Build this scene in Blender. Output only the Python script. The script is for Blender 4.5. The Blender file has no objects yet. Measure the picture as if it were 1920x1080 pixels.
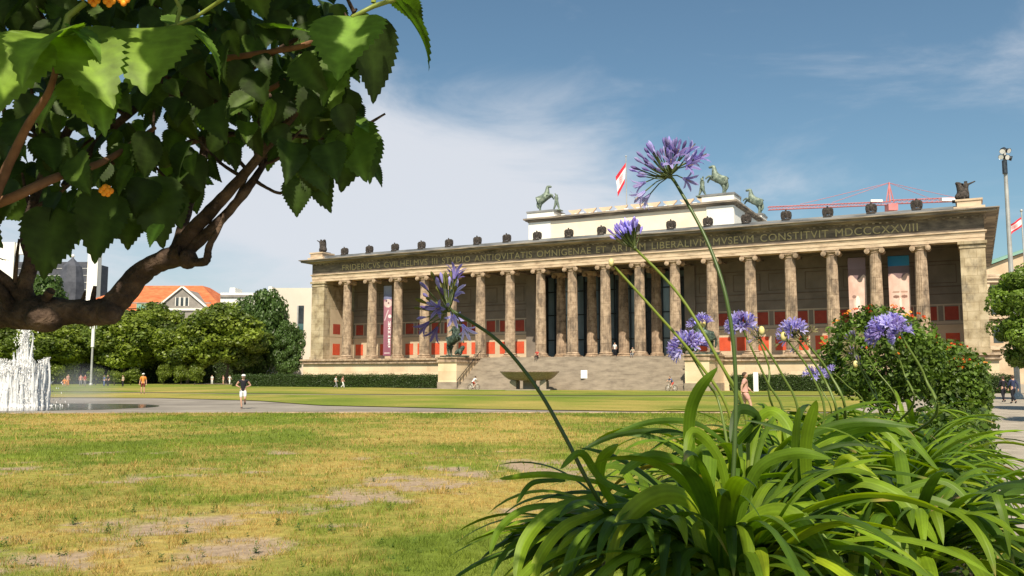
import bpy, math, random
import numpy as np
from mathutils import Vector, Matrix, Quaternion
R = math.radians
random.seed(7); rng = np.random.default_rng(7)
S = bpy.context.scene

# ------------------------------------------------------------------ camera, sky, sun, exposure
PITCH = R(5.62); F_PX = 1646.0; CAM_H = 1.89
cam = bpy.data.objects.new('camera', bpy.data.cameras.new('camera'))
S.collection.objects.link(cam)
cam.location = (0, 0, CAM_H); cam.rotation_euler = (R(90) + PITCH, 0, 0)
cam.data.sensor_width = 36; cam.data.lens = F_PX / 1920 * 36
cam.data.clip_start = 0.05; cam.data.clip_end = 6000
S.camera = cam
SUN_EL = R(48.6); SUN_AZ = Vector((-.05, -.997))      # horizontal direction towards the sun
sun = bpy.data.objects.new('sun', bpy.data.lights.new('sun', 'SUN'))
S.collection.objects.link(sun)
sun.data.energy = 5.0; sun.data.angle = R(.5); sun.data.color = (1, .885, .71)
sd = Vector((SUN_AZ.x * math.cos(SUN_EL), SUN_AZ.y * math.cos(SUN_EL), math.sin(SUN_EL)))
sun.rotation_euler = sd.to_track_quat('Z', 'Y').to_euler()
W = bpy.data.worlds.new('World'); S.world = W; W.use_nodes = True
def build_world():
    nt = W.node_tree; nt.nodes.clear(); N = nt.nodes.new; L = nt.links.new
    out = N('ShaderNodeOutputWorld'); bg = N('ShaderNodeBackground'); bg.inputs[1].default_value = .083
    sky = N('ShaderNodeTexSky'); sky.sky_type = 'NISHITA'; sky.sun_disc = False
    sky.sun_elevation = SUN_EL; sky.sun_rotation = math.atan2(SUN_AZ.x, SUN_AZ.y)
    sky.air_density = 1.0; sky.dust_density = 1.3; sky.ozone_density = 1.3
    tc = N('ShaderNodeTexCoord')
    mp = N('ShaderNodeMapping'); mp.inputs['Scale'].default_value = (1.6, 1.6, 5.5)
    L(tc.outputs['Generated'], mp.inputs[0])
    no = N('ShaderNodeTexNoise'); no.inputs['Scale'].default_value = 1.9; no.inputs['Detail'].default_value = 9
    no.inputs['Roughness'].default_value = .6; no.inputs['Distortion'].default_value = .5
    L(mp.outputs[0], no.inputs['Vector'])
    def blob(d, a, b):      # a bank of cloud about direction d: 1 inside angle a, 0 outside b
        v = Vector(d).normalized()
        sub = N('ShaderNodeVectorMath'); sub.operation = 'SUBTRACT'; sub.inputs[1].default_value = v
        L(tc.outputs['Generated'], sub.inputs[0])
        sc = N('ShaderNodeVectorMath'); sc.operation = 'MULTIPLY'; sc.inputs[1].default_value = (1, 1, 2.1)
        L(sub.outputs[0], sc.inputs[0])
        le = N('ShaderNodeVectorMath'); le.operation = 'LENGTH'; L(sc.outputs[0], le.inputs[0])
        mr = N('ShaderNodeMapRange'); mr.interpolation_type = 'SMOOTHSTEP'
        mr.inputs[1].default_value = b; mr.inputs[2].default_value = a
        L(le.outputs['Value'], mr.inputs[0]); return mr.outputs[0]
    def ma(op, a, b):
        m = N('ShaderNodeMath'); m.operation = op
        for i, x in enumerate((a, b)):
            if isinstance(x, (int, float)): m.inputs[i].default_value = x
            else: L(x, m.inputs[i])
        return m.outputs[0]
    b1 = blob((-.04, 1, .19), .03, .42); b2 = blob((-.45, 1, .06), .25, .80); b3 = blob((.30, 1, .19), .0, .17)
    m = ma('ADD', ma('MULTIPLY', b1, .80), ma('ADD', ma('MULTIPLY', b2, .72), ma('MULTIPLY', b3, .16)))
    m = ma('ADD', m, ma('MULTIPLY', ma('SUBTRACT', no.outputs[0], .5), 2.1))
    mr = N('ShaderNodeMapRange'); mr.interpolation_type = 'SMOOTHSTEP'
    mr.inputs[1].default_value = .05; mr.inputs[2].default_value = 1.05; mr.inputs[4].default_value = .92
    L(m, mr.inputs[0])
    sep = N('ShaderNodeSeparateXYZ'); L(tc.outputs['Generated'], sep.inputs[0])
    up = N('ShaderNodeMapRange'); up.inputs[1].default_value = 0; up.inputs[2].default_value = .03; L(sep.outputs[2], up.inputs[0])
    mix = N('ShaderNodeMix'); mix.data_type = 'RGBA'; mix.inputs[7].default_value = (6.9, 7.15, 7.7, 1)
    L(ma('MULTIPLY', mr.outputs[0], up.outputs[0]), mix.inputs[0]); L(sky.outputs[0], mix.inputs[6])
    L(mix.outputs[2], bg.inputs[0])
    tint = N('ShaderNodeMix'); tint.data_type = 'RGBA'; tint.blend_type = 'MULTIPLY'; tint.inputs[0].default_value = 1; tint.inputs[7].default_value = (.86, 1.03, 1.0, 1); L(sky.outputs[0], tint.inputs[6]); L(tint.outputs[2], mix.inputs[6]); L(bg.outputs[0], out.inputs[0])
build_world()
S.view_settings.view_transform = 'Standard'; S.view_settings.look = 'None'
S.view_settings.exposure = .38; S.view_settings.gamma = 1
S.render.engine = 'CYCLES'
S.cycles.max_bounces = 6; S.cycles.diffuse_bounces = 3; S.cycles.transparent_max_bounces = 10

# ------------------------------------------------------------------ measuring helpers
MUS_O = Vector((10.01, 114.03)); MUS_A = R(27.74)
UX = Vector((math.cos(MUS_A), -math.sin(MUS_A))); UY = Vector((math.sin(MUS_A), math.cos(MUS_A)))
def ray(px, py):
    a = (px - 960) / F_PX; b = (540 - py) / F_PX
    return Vector((a, math.cos(PITCH) - b * math.sin(PITCH), math.sin(PITCH) + b * math.cos(PITCH)))
def at(px, py, D):
    r = ray(px, py); r = r * (D / r.y); return Vector((r.x, D, r.z + CAM_H))
def gnd(px, py, z=0.):
    r = ray(px, py); t = (z - CAM_H) / r.z; return Vector((r.x * t, r.y * t, z))
def muv(u, v, z=0.): p = MUS_O + UX * u + UY * v; return Vector((p.x, p.y, z))
def mpl(px, py, v):
    r = ray(px, py); t = (v + MUS_O.dot(UY)) / (r.x * UY.x + r.y * UY.y)
    p = Vector((r.x * t, r.y * t)) - MUS_O; return p.dot(UX), v, r.z * t + CAM_H
def to_px(P):
    z = P[2] - CAM_H; d = P[1] * math.cos(PITCH) + z * math.sin(PITCH); u = -P[1] * math.sin(PITCH) + z * math.cos(PITCH)
    return (960 + F_PX * P[0] / d, 540 - F_PX * u / d) if d > .05 else (-9999, -9999)

# ------------------------------------------------------------------ object helpers
def tag(o, label=None, cat=None, group=None, kind=None):
    if label: o['label'] = label
    if cat: o['category'] = cat
    if group: o['group'] = group
    if kind: o['kind'] = kind
    return o
def link(o, parent=None):
    S.collection.objects.link(o)
    if parent is not None: o.parent = parent
    return o
def empty(name, loc=(0, 0, 0), rz=0.):
    o = bpy.data.objects.new(name, None); o.location = loc; o.rotation_euler = (0, 0, rz); o.empty_display_size = .2
    return link(o)
def meshobj(name, me, parent=None): return link(bpy.data.objects.new(name, me), parent)
def copy_tree(o, parent=None):
    c = o.copy(); S.collection.objects.link(c); c.parent = parent
    for ch in list(o.children): copy_tree(ch, c)
    return c
class MB:
    def __init__(s): s.v = []; s.f = []; s.m = []; s.c = []; s.n = 0
    def add(s, v, f, mi=0, col=None):
        v = np.asarray(v, float).reshape(-1, 3)
        s.v.append(v)
        for q in f: s.f.append(tuple(int(i) + s.n for i in q)); s.m.append(mi)
        s.c.append(np.tile(np.array(col if col is not None else (.5, .5, .5), float), (len(v), 1)) if col is None or np.ndim(col) == 1 else np.asarray(col, float))
        s.n += len(v); return s
    def box(s, x0, x1, y0, y1, z0, z1, mi=0, M=None):
        v = np.array([(x, y, z) for z in (z0, z1) for y in (y0, y1) for x in (x0, x1)], float)
        if M is not None: v = np.array([tuple(M @ Vector(p)) for p in v])
        return s.add(v, [(0, 2, 3, 1), (4, 5, 7, 6), (0, 1, 5, 4), (2, 6, 7, 3), (0, 4, 6, 2), (1, 3, 7, 5)], mi)
    def lathe(s, c, prof, n=24, mi=0, flute=0., squash=1.):
        v = []; f = []
        for i, (r, z) in enumerate(prof):
            for k in range(n):
                a = 2 * math.pi * k / n; rr = r * (1 - flute * (k % 2))
                v.append((c[0] + rr * math.cos(a), c[1] + rr * math.sin(a) * squash, c[2] + z))
        for i in range(len(prof) - 1):
            for k in range(n):
                k2 = (k + 1) % n; f.append((i * n + k, i * n + k2, (i + 1) * n + k2, (i + 1) * n + k))
        f.append(tuple(range(n))[::-1]); f.append(tuple((len(prof) - 1) * n + k for k in range(n)))
        return s.add(v, f, mi)
    def tube(s, pts, rad, n=8, mi=0, rough=0., col=None):
        pts = [Vector(p) for p in pts]; v = []; f = []
        if not hasattr(rad, '__len__'): rad = [rad] * len(pts)
        up = Vector((0, 0, 1)) if abs((pts[-1] - pts[0]).normalized().z) < .9 else Vector((1, 0, 0))
        for i, p in enumerate(pts):
            d = (pts[min(i + 1, len(pts) - 1)] - pts[max(i - 1, 0)]).normalized()
            a = d.cross(up).normalized(); b = d.cross(a)
            for k in range(n):
                t = 2 * math.pi * k / n; r = rad[i] * (1 + rough * random.uniform(-1, 1))
                v.append(p + a * (math.cos(t) * r) + b * (math.sin(t) * r))
        for i in range(len(pts) - 1):
            for k in range(n):
                k2 = (k + 1) % n; f.append((i * n + k, i * n + k2, (i + 1) * n + k2, (i + 1) * n + k))
        f.append(tuple(range(n))); f.append(tuple((len(pts) - 1) * n + k for k in range(n))[::-1])
        return s.add([tuple(p) for p in v], f, mi, col)
    def ball(s, c, r, n=10, mi=0, sc=(1, 1, 1), M=None, col=None):
        v = []; f = []; m = n // 2 + 1
        for i in range(m + 1):
            t = math.pi * i / m
            for k in range(n):
                a = 2 * math.pi * k / n
                p = Vector((math.sin(t) * math.cos(a) * r * sc[0], math.sin(t) * math.sin(a) * r * sc[1], math.cos(t) * r * sc[2]))
                if M is not None: p = M @ p
                v.append((c[0] + p.x, c[1] + p.y, c[2] + p.z))
        for i in range(m):
            for k in range(n):
                k2 = (k + 1) % n; f.append((i * n + k, (i + 1) * n + k, (i + 1) * n + k2, i * n + k2))
        return s.add(v, f, mi, col)
    def mesh(s, name, mats, smooth=False, color=False):
        me = bpy.data.meshes.new(name)
        V = np.concatenate(s.v) if s.v else np.zeros((0, 3))
        me.vertices.add(len(V)); me.vertices.foreach_set('co', V.ravel().astype(np.float32))
        lens = np.array([len(q) for q in s.f], np.int32)
        li = np.fromiter((i for q in s.f for i in q), np.int32, int(lens.sum()))
        me.loops.add(len(li)); me.loops.foreach_set('vertex_index', li)
        me.polygons.add(len(lens))
        me.polygons.foreach_set('loop_start', np.concatenate([[0], np.cumsum(lens)[:-1]]).astype(np.int32))
        me.polygons.foreach_set('loop_total', lens)
        for m in (mats if isinstance(mats, (list, tuple)) else [mats]): me.materials.append(m)
        me.polygons.foreach_set('material_index', np.array(s.m, np.int32))
        me.polygons.foreach_set('use_smooth', np.full(len(lens), smooth, bool))
        if color:
            a = me.color_attributes.new('Col', 'FLOAT_COLOR', 'POINT')
            C = np.concatenate(s.c); a.data.foreach_set('color', np.c_[C, np.ones(len(C))].ravel().astype(np.float32))
        me.update(calc_edges=True); me.validate(); return me
    def build(s, name, mats, parent=None, smooth=False, color=False): return meshobj(name, s.mesh(name, mats, smooth, color), parent)
def fast_mesh(name, V, k, mat, cols=None, smooth=False):
    """V: (n*k,3) vertices, every k of them one face."""
    n = len(V) // k; me = bpy.data.meshes.new(name)
    me.vertices.add(n * k); me.vertices.foreach_set('co', np.ascontiguousarray(V, np.float32).ravel())
    me.loops.add(n * k); me.loops.foreach_set('vertex_index', np.arange(n * k, dtype=np.int32))
    me.polygons.add(n); me.polygons.foreach_set('loop_start', (np.arange(n) * k).astype(np.int32))
    me.polygons.foreach_set('loop_total', np.full(n, k, np.int32))
    me.polygons.foreach_set('use_smooth', np.full(n, smooth, bool)); me.materials.append(mat)
    if cols is not None:
        a = me.color_attributes.new('Col', 'FLOAT_COLOR', 'POINT')
        a.data.foreach_set('color', np.c_[cols, np.ones(n * k)].ravel().astype(np.float32))
    me.update(calc_edges=True); return me

# ------------------------------------------------------------------ materials
def new_mat(name):
    m = bpy.data.materials.new(name); m.use_nodes = True; nt = m.node_tree
    return m, nt, nt.nodes['Principled BSDF'], nt.nodes.new, nt.links.new
def rgba(c): return (c[0], c[1], c[2], 1)
def pm(name, stops, scale=4., rough=.8, bump=.0, bscale=None, stretch=(1, 1, 1), detail=6, metal=0., spec=.4, bdist=.02, lo=.35, hi=.65, brick=None, second=None):
    """noise-mottled material; stops = colours along the noise"""
    m, nt, bs, N, L = new_mat(name)
    tc = N('ShaderNodeTexCoord'); mp = N('ShaderNodeMapping'); mp.inputs['Scale'].default_value = stretch
    oi = N('ShaderNodeObjectInfo'); om = N('ShaderNodeVectorMath'); om.operation = 'SCALE'; om.inputs[0].default_value = (37, 51, 43); L(oi.outputs['Random'], om.inputs['Scale'])
    oa = N('ShaderNodeVectorMath'); L(tc.outputs['Object'], oa.inputs[0]); L(om.outputs[0], oa.inputs[1]); L(oa.outputs[0], mp.inputs[0])
    no = N('ShaderNodeTexNoise'); no.inputs['Scale'].default_value = scale; no.inputs['Detail'].default_value = detail
    no.inputs['Roughness'].default_value = .62; L(mp.outputs[0], no.inputs['Vector'])
    cr = N('ShaderNodeValToRGB'); e = cr.color_ramp.elements
    while len(e) < len(stops): e.new(.5)
    for i, c in enumerate(stops): e[i].position = lo + (hi - lo) * i / max(1, len(stops) - 1); e[i].color = rgba(c)
    L(no.outputs[0], cr.inputs[0]); col = cr.outputs[0]
    def mul(col, fac_out, c, amt=1.):
        mx = N('ShaderNodeMix'); mx.data_type = 'RGBA'; L(fac_out, mx.inputs[0]); L(col, mx.inputs[6]); mx.inputs[7].default_value = rgba(c); return mx.outputs[2]
    if second:      # (colour, scale, lo, hi, stretch): a stain of another colour and size
        c2, s2, l2, h2, st2 = second
        mp2 = N('ShaderNodeMapping'); mp2.inputs['Scale'].default_value = st2; mp2.inputs['Location'].default_value = (3.1, 7.7, 1.3); L(oa.outputs[0], mp2.inputs[0])
        n2 = N('ShaderNodeTexNoise'); n2.inputs['Scale'].default_value = s2; n2.inputs['Detail'].default_value = 7; n2.inputs['Roughness'].default_value = .65; L(mp2.outputs[0], n2.inputs['Vector'])
        r2 = N('ShaderNodeMapRange'); r2.inputs[1].default_value = l2; r2.inputs[2].default_value = h2; L(n2.outputs[0], r2.inputs[0])
        col = mul(col, r2.outputs[0], c2)
    if brick:       # (width, height, mortar colour, mortar size)
        mb = N('ShaderNodeMapping'); mb.inputs['Rotation'].default_value = (R(90), 0, 0); L(tc.outputs['Object'], mb.inputs[0])
        bt = N('ShaderNodeTexBrick'); bt.inputs['Scale'].default_value = 1; bt.inputs['Brick Width'].default_value = brick[0]; bt.inputs['Row Height'].default_value = brick[1]
        bt.inputs['Mortar Size'].default_value = brick[3]; bt.inputs['Color1'].default_value = (.8, .8, .8, 1); bt.inputs['Color2'].default_value = (1, 1, 1, 1); bt.inputs['Mortar'].default_value = rgba(brick[2])
        bt.inputs['Bias'].default_value = .1; L(mb.outputs[0], bt.inputs['Vector'])
        mx = N('ShaderNodeMix'); mx.data_type = 'RGBA'; mx.blend_type = 'MULTIPLY'; mx.inputs[0].default_value = 1; L(col, mx.inputs[6]); L(bt.outputs[0], mx.inputs[7]); col = mx.outputs[2]
    L(col, bs.inputs['Base Color']); bs.inputs['Roughness'].default_value = rough; bs.inputs['Metallic'].default_value = metal
    bs.inputs['Specular IOR Level'].default_value = spec
    if bump:
        bn = N('ShaderNodeTexNoise'); bn.inputs['Scale'].default_value = bscale or scale * 4; bn.inputs['Detail'].default_value = 8; L(tc.outputs['Object'], bn.inputs['Vector'])
        bp = N('ShaderNodeBump'); bp.inputs['Strength'].default_value = bump; bp.inputs['Distance'].default_value = bdist; L(bn.outputs[0], bp.inputs['Height']); L(bp.outputs[0], bs.inputs['Normal'])
    return m
def leaf_mat(name, tint=(1, 1, 1), rough=.45, trans=.35, attr=True, spec=.35, scale=0, tcol=(.9, 1.0, .3)):
    """foliage whose own colour is stored per leaf; part of the light passes through"""
    m, nt, bs, N, L = new_mat(name)
    at_ = N('ShaderNodeAttribute'); at_.attribute_name = 'Col'
    mx = N('ShaderNodeMix'); mx.data_type = 'RGBA'; mx.blend_type = 'MULTIPLY'; mx.inputs[0].default_value = 1; mx.inputs[7].default_value = rgba(tint); L(at_.outputs['Color'], mx.inputs[6])
    col = mx.outputs[2]
    if scale:
        tc = N('ShaderNodeTexCoord'); no = N('ShaderNodeTexNoise'); no.inputs['Scale'].default_value = scale; no.inputs['Detail'].default_value = 4; L(tc.outputs['Object'], no.inputs['Vector'])
        mr = N('ShaderNodeMapRange'); mr.inputs[1].default_value = .3; mr.inputs[2].default_value = .7; mr.inputs[3].default_value = .72; mr.inputs[4].default_value = 1.25; L(no.outputs[0], mr.inputs[0])
        m2 = N('ShaderNodeVectorMath'); m2.operation = 'SCALE'; L(col, m2.inputs[0]); L(mr.outputs[0], m2.inputs['Scale']); col = m2.outputs[0]
        bp = N('ShaderNodeBump'); bp.inputs['Strength'].default_value = .35; bp.inputs['Distance'].default_value = .002; L(no.outputs[0], bp.inputs['Height']); L(bp.outputs[0], bs.inputs['Normal'])
    L(col, bs.inputs['Base Color']); bs.inputs['Roughness'].default_value = rough; bs.inputs['Specular IOR Level'].default_value = spec
    tr = N('ShaderNodeBsdfTranslucent'); m3 = N('ShaderNodeMix'); m3.data_type = 'RGBA'; m3.blend_type = 'MULTIPLY'; m3.inputs[0].default_value = 1; m3.inputs[7].default_value = rgba(tcol); L(col, m3.inputs[6])
    sc = N('ShaderNodeVectorMath'); sc.operation = 'SCALE'; sc.inputs['Scale'].default_value = 1.6; L(m3.outputs[2], sc.inputs[0]); L(sc.outputs[0], tr.inputs[0])
    ms = N('ShaderNodeMixShader'); ms.inputs[0].default_value = trans; L(bs.outputs[0], ms.inputs[1]); L(tr.outputs[0], ms.inputs[2])
    L(ms.outputs[0], nt.nodes['Material Output'].inputs[0]); return m
def attr_mat(name, rough=.7, spec=.3):
    m, nt, bs, N, L = new_mat(name); a = N('ShaderNodeAttribute'); a.attribute_name = 'Col'
    L(a.outputs['Color'], bs.inputs['Base Color']); bs.inputs['Roughness'].default_value = rough; bs.inputs['Specular IOR Level'].default_value = spec; return m

M = {}
M['stone'] = pm('weathered sandstone', [(.19, .135, .09), (.38, .275, .185), (.51, .385, .27)], 1.8, .9, .5, 9, detail=9, lo=.3, hi=.62, second=((.07, .06, .05), 1.6, .52, .78, (1, 1, .35)), bdist=.05)
M['stone_col'] = pm('weathered column sandstone', [(.22, .155, .105), (.37, .27, .185), (.50, .375, .265)], 2.2, .9, .5, 9, detail=9, lo=.3, hi=.62, second=((.07, .055, .045), 1.0, .46, .72, (1, 1, .4)), brick=(90., 1.7, (.45, .42, .38), .02), bdist=.05)
M['stone_pier'] = pm('weathered pier sandstone', [(.20, .15, .09), (.40, .32, .2), (.52, .43, .29)], .8, .9, .4, 9, detail=9, lo=.3, hi=.6, brick=(2.3, .95, (.55, .5, .45), .02), second=((.10, .085, .07), 1.2, .52, .8, (1, 1, .4)))
M['archi'] = pm('architrave sandstone', [(.27, .19, .125), (.54, .41, .285), (.64, .505, .36)], .5, .85, .3, 7, stretch=(1, 1, 4), detail=8, lo=.3, hi=.6, second=((.20, .16, .12), .7, .55, .8, (.6, 1, 3)))
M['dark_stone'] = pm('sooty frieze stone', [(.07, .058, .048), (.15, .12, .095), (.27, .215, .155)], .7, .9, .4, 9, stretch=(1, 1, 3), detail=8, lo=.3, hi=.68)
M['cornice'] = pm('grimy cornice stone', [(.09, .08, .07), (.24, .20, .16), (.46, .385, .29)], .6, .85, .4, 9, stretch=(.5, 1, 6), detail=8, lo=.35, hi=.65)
M['cream'] = pm('cream rendered wall', [(.66, .50, .32), (.78, .61, .40), (.84, .69, .47)], .35, .85, .15, 10, lo=.3, hi=.7, brick=(3.4, 1.15, (.72, .66, .6), .012), second=((.42, .34, .24), .5, .6, .85, (1, 1, .5)))
M['cream_top'] = pm('pale roof block render', [(.72, .60, .45), (.80, .69, .54), (.86, .76, .61)], .25, .85, .1, 8, lo=.3, hi=.7)
M['white_top'] = pm('white roof block render', [(.78, .75, .68), (.86, .83, .77)], .3, .85, .05, 8)
M['steps'] = pm('granite steps', [(.20, .16, .12), (.30, .25, .19), (.38, .315, .24)], 1.4, .85, .25, 14, detail=8, stretch=(.5, 1, 1), lo=.3, hi=.7)
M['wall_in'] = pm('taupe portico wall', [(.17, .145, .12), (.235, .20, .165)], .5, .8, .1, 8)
M['wall_in2'] = pm('beige portico dado', [(.50, .40, .28), (.58, .47, .33)], .6, .8, .1, 8)
M['frame_in'] = pm('pale beige fresco frame', [(.42, .35, .27), (.50, .42, .32)], .9, .8)
M['line_in'] = pm('dark fresco line', [(.12, .09, .075), (.17, .13, .1)], .9, .8)
M['red'] = pm('pompeian red panel', [(.52, .07, .025), (.64, .10, .04)], 1.2, .75, second=((.42, .1, .07), 1.5, .5, .9, (1, 1, 1)))
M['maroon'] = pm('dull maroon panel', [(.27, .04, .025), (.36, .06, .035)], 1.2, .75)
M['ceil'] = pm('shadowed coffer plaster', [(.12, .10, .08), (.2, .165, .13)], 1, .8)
M['roof'] = pm('slate grey sheet roof', [(.10, .105, .11), (.20, .205, .21), (.32, .31, .29)], .8, .6, .2, 6, stretch=(.3, 1, 2))
M['bronze'] = pm('green bronze', [(.02, .03, .025), (.06, .09, .07), (.14, .18, .14)], 5, .55, .3, 20, metal=.35)
M['bronze_lt'] = pm('pale green bronze', [(.09, .12, .10), (.18, .23, .18), (.30, .34, .27)], 3, .6, .3, 20, metal=.2)
M['eagle'] = pm('blackened stone', [(.018, .016, .015), (.05, .042, .037), (.10, .08, .07)], 6, .9, .4, 20)
M['gold'] = pm('dull gilt', [(.42, .32, .15), (.60, .48, .24)], 4, .5, metal=.3)
M['steel'] = pm('dark steel frame', [(.02, .025, .03), (.04, .045, .05)], 2, .4, metal=.5)
M['glass'] = pm('bluish vestibule glass', [(.09, .13, .16), (.20, .27, .31)], .4, .12, stretch=(1, 1, .3), spec=.8)
M['white'] = pm('white painted board', [(.80, .80, .78), (.86, .86, .85)], 2, .6)
M['granite'] = pm('polished red granite', [(.17, .12, .095), (.27, .2, .155), (.34, .27, .21)], 6, .45, .1, 30)
M['gravel'] = pm('sandy gravel path', [(.27, .23, .18), (.36, .315, .25), (.44, .385, .31)], 1.1, .95, .5, 60, detail=10, lo=.3, hi=.7, second=((.21, .18, .14), .35, .55, .8, (1, 1, 1)))
M['plaza'] = pm('grey paved plaza', [(.19, .165, .135), (.26, .23, .19), (.32, .285, .235)], .25, .9, .3, 40, detail=9, second=((.17, .15, .13), .12, .52, .75, (.5, 2, 1)))
M['wet'] = pm('wet dark paving', [(.015, .016, .017), (.05, .05, .05), (.16, .15, .14)], .35, .12, .1, 6, stretch=(.5, 2, 1), spec=.8)
M['bark'] = pm('lantana bark', [(.022, .014, .010), (.065, .04, .027), (.13, .085, .057)], 26, .9, 1., 70, stretch=(1, 1, 1), bdist=.012, detail=10)  # bark tones lowered to carry the shade under the crown
M['twig'] = pm('brown twig', [(.13, .06, .03), (.24, .12, .06)], 30, .8, .5, 90, bdist=.002)
M['trunk'] = pm('grey brown trunk', [(.05, .038, .028), (.12, .09, .065)], 3, .95, .6, 8)
M['red_roof'] = pm('orange clay tiles', [(.40, .10, .035), (.55, .15, .055), (.62, .2, .08)], .5, .85, .4, 6, stretch=(1, 1, 3), detail=8)
M['grey_wall'] = pm('grey stone gable', [(.20, .185, .165), (.33, .30, .27)], .4, .9, .2, 4)
M['pale_wall'] = pm('pale concrete wall', [(.60, .53, .44), (.70, .62, .52)], .1, .9, .1, 2)
M['white_wall'] = pm('white facade', [(.80, .77, .70), (.86, .83, .76)], .1, .85)
M['slate'] = pm('dark blue slate', [(.045, .05, .065), (.08, .085, .105)], .6, .7)
M['window'] = pm('dark window glass', [(.02, .025, .03), (.05, .06, .07)], .6, .15, spec=.8)
M['tealwin'] = pm('teal window panel', [(.05, .11, .12), (.1, .18, .18)], .8, .2)
M['copper'] = pm('green copper roof', [(.16, .32, .25), (.25, .42, .34)], .5, .7)
M['sand_wall'] = pm('distant sandstone', [(.42, .31, .2), (.58, .45, .31)], .3, .9, .2, 3)
M['crane'] = pm('hazed red crane steel', [(.50, .16, .16), (.60, .24, .24)], .2, .6)  # red made paler and pinker to suggest distance haze
M['mast'] = pm('galvanised mast', [(.36, .36, .35), (.5, .5, .48)], 1, .5, metal=.3)
M['lamp'] = pm('spotlight housing', [(.03, .035, .045), (.08, .09, .1)], 5, .3, metal=.5)
M['lens'] = pm('spotlight glass', [(.6, .6, .58), (.75, .75, .72)], 5, .15)
M['soil'] = pm('dark potting soil', [(.03, .022, .015), (.07, .05, .035)], 20, 1., .8, 60)
M['trough'] = pm('timber planter board', [(.06, .045, .03), (.13, .1, .07)], 6, .85, .5, 20, stretch=(1, 1, 6))
M['skin'] = pm('skin', [(.52, .30, .21), (.60, .36, .26)], 3, .6)
M['hair'] = pm('dark brown hair', [(.04, .022, .015), (.09, .05, .03)], 20, .7, .4, 60)
def cloth(name, c): return pm(name, [tuple(x * .82 for x in c), c], 6, .9, .3, 30)
M['leaf'] = leaf_mat('tree leaves', trans=.25)
M['lantana'] = leaf_mat('lantana leaves', rough=.55, trans=.32, spec=.25, scale=55, tcol=(.8, 1, .2))
M['aga'] = leaf_mat('agapanthus strap leaves', rough=.5, trans=.34, spec=.3, scale=14, tcol=(.9, 1, .15))
M['petal'] = leaf_mat('violet tepals', rough=.6, trans=.35, spec=.2, tcol=(.9, .85, 1.1))
M['stem'] = leaf_mat('green flower stem', rough=.4, trans=.05, spec=.4)
M['blade'] = leaf_mat('grass blades', rough=.7, trans=.3, spec=.1, tcol=(1, 1, .35))
M['paint'] = attr_mat('printed banner', .7)

# ------------------------------------------------------------------ numpy noise
def vnoise(x, y, seed=0):
    xi = np.floor(x).astype(np.int64); yi = np.floor(y).astype(np.int64); fx = x - xi; fy = y - yi
    fx = fx * fx * (3 - 2 * fx); fy = fy * fy * (3 - 2 * fy)
    def h(a, b):
        n = (a * 374761393 + b * 668265263 + seed * 974634777) & 0xffffffff
        n = ((n ^ (n >> 13)) * 1274126177) & 0xffffffff; n = (n ^ (n >> 16)) & 0xffffffff
        return n / 4294967295.
    return (h(xi, yi) * (1 - fx) + h(xi + 1, yi) * fx) * (1 - fy) + (h(xi, yi + 1) * (1 - fx) + h(xi + 1, yi + 1) * fx) * fy
def fbm(x, y, seed=0, o=4):
    s = 0; a = .5; t = 0
    for i in range(o): s = s + a * vnoise(x * 2 ** i, y * 2 ** i, seed + i); t += a; a *= .55
    return s / t
BARE = [(60, 1050, 240, 38), (290, 1000, 150, 26), (420, 1035, 90, 20), (10, 1075, 190, 26), (680, 935, 90, 15), (800, 908, 120, 14), (1010, 880, 80, 14), (560, 955, 90, 10), (900, 895, 80, 8)]
BAREW = []
for (px, py, wx, wy) in BARE:
    c = gnd(px, py); e = gnd(px + wx, py); n = gnd(px, py - wy); BAREW.append((c.x, c.y, abs(e.x - c.x), abs(n.y - c.y)))
def lawn_fields(x, y):
    """bare earth, dryness (0 green .. 1 straw) and shade of green of the lawn at x, y"""
    d = 9.
    d = np.full(np.shape(x), 9.)
    for cx, cy, rx, ry in BAREW: d = np.minimum(d, np.hypot((x - cx) / rx, (y - cy) / ry))
    n = fbm(x * 1.3, y * 1.3, 3, 5); n2 = fbm(x * 4, y * 4, 13, 3)
    bare = np.clip((1.15 - d + (n - .5) * 2.6 + (n2 - .5) * 1.8) * 1.45, 0, 1)
    bare = np.maximum(bare, np.clip((fbm(x * .9 + 40, y * .9, 5, 5) - .66) * 9, 0, 1) * (y < 22))
    band = np.exp(-((y - 14.5) / 4.5) ** 2) * .42 + np.exp(-((y - 30) / 5) ** 2) * .1
    right = np.clip((x + .5) / 3, 0, 1) * np.clip((13 - y) / 4, 0, 1) * .3
    dry = np.clip((fbm(x * .28, y * .22, 21, 4) - .5) * 2.8 + .31 + band - right + (fbm(x * 1.7, y * 1.7, 31, 3) - .5) * 1.2, 0, 1)
    return bare, dry, fbm(x * .8, y * .8, 41, 3)
G1 = np.array((.105, .155, .022)); G2 = np.array((.22, .265, .038)); DRY = np.array((.39, .305, .085)); EARTH = np.array((.36, .27, .185))
def lawn_col(bare, dry, g, far=1.):
    c = G1 + (G2 - G1) * g[:, None]
    c = c * (1 - dry[:, None]) + DRY * dry[:, None]
    return c * (1 - bare[:, None]) + EARTH * bare[:, None]

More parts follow.
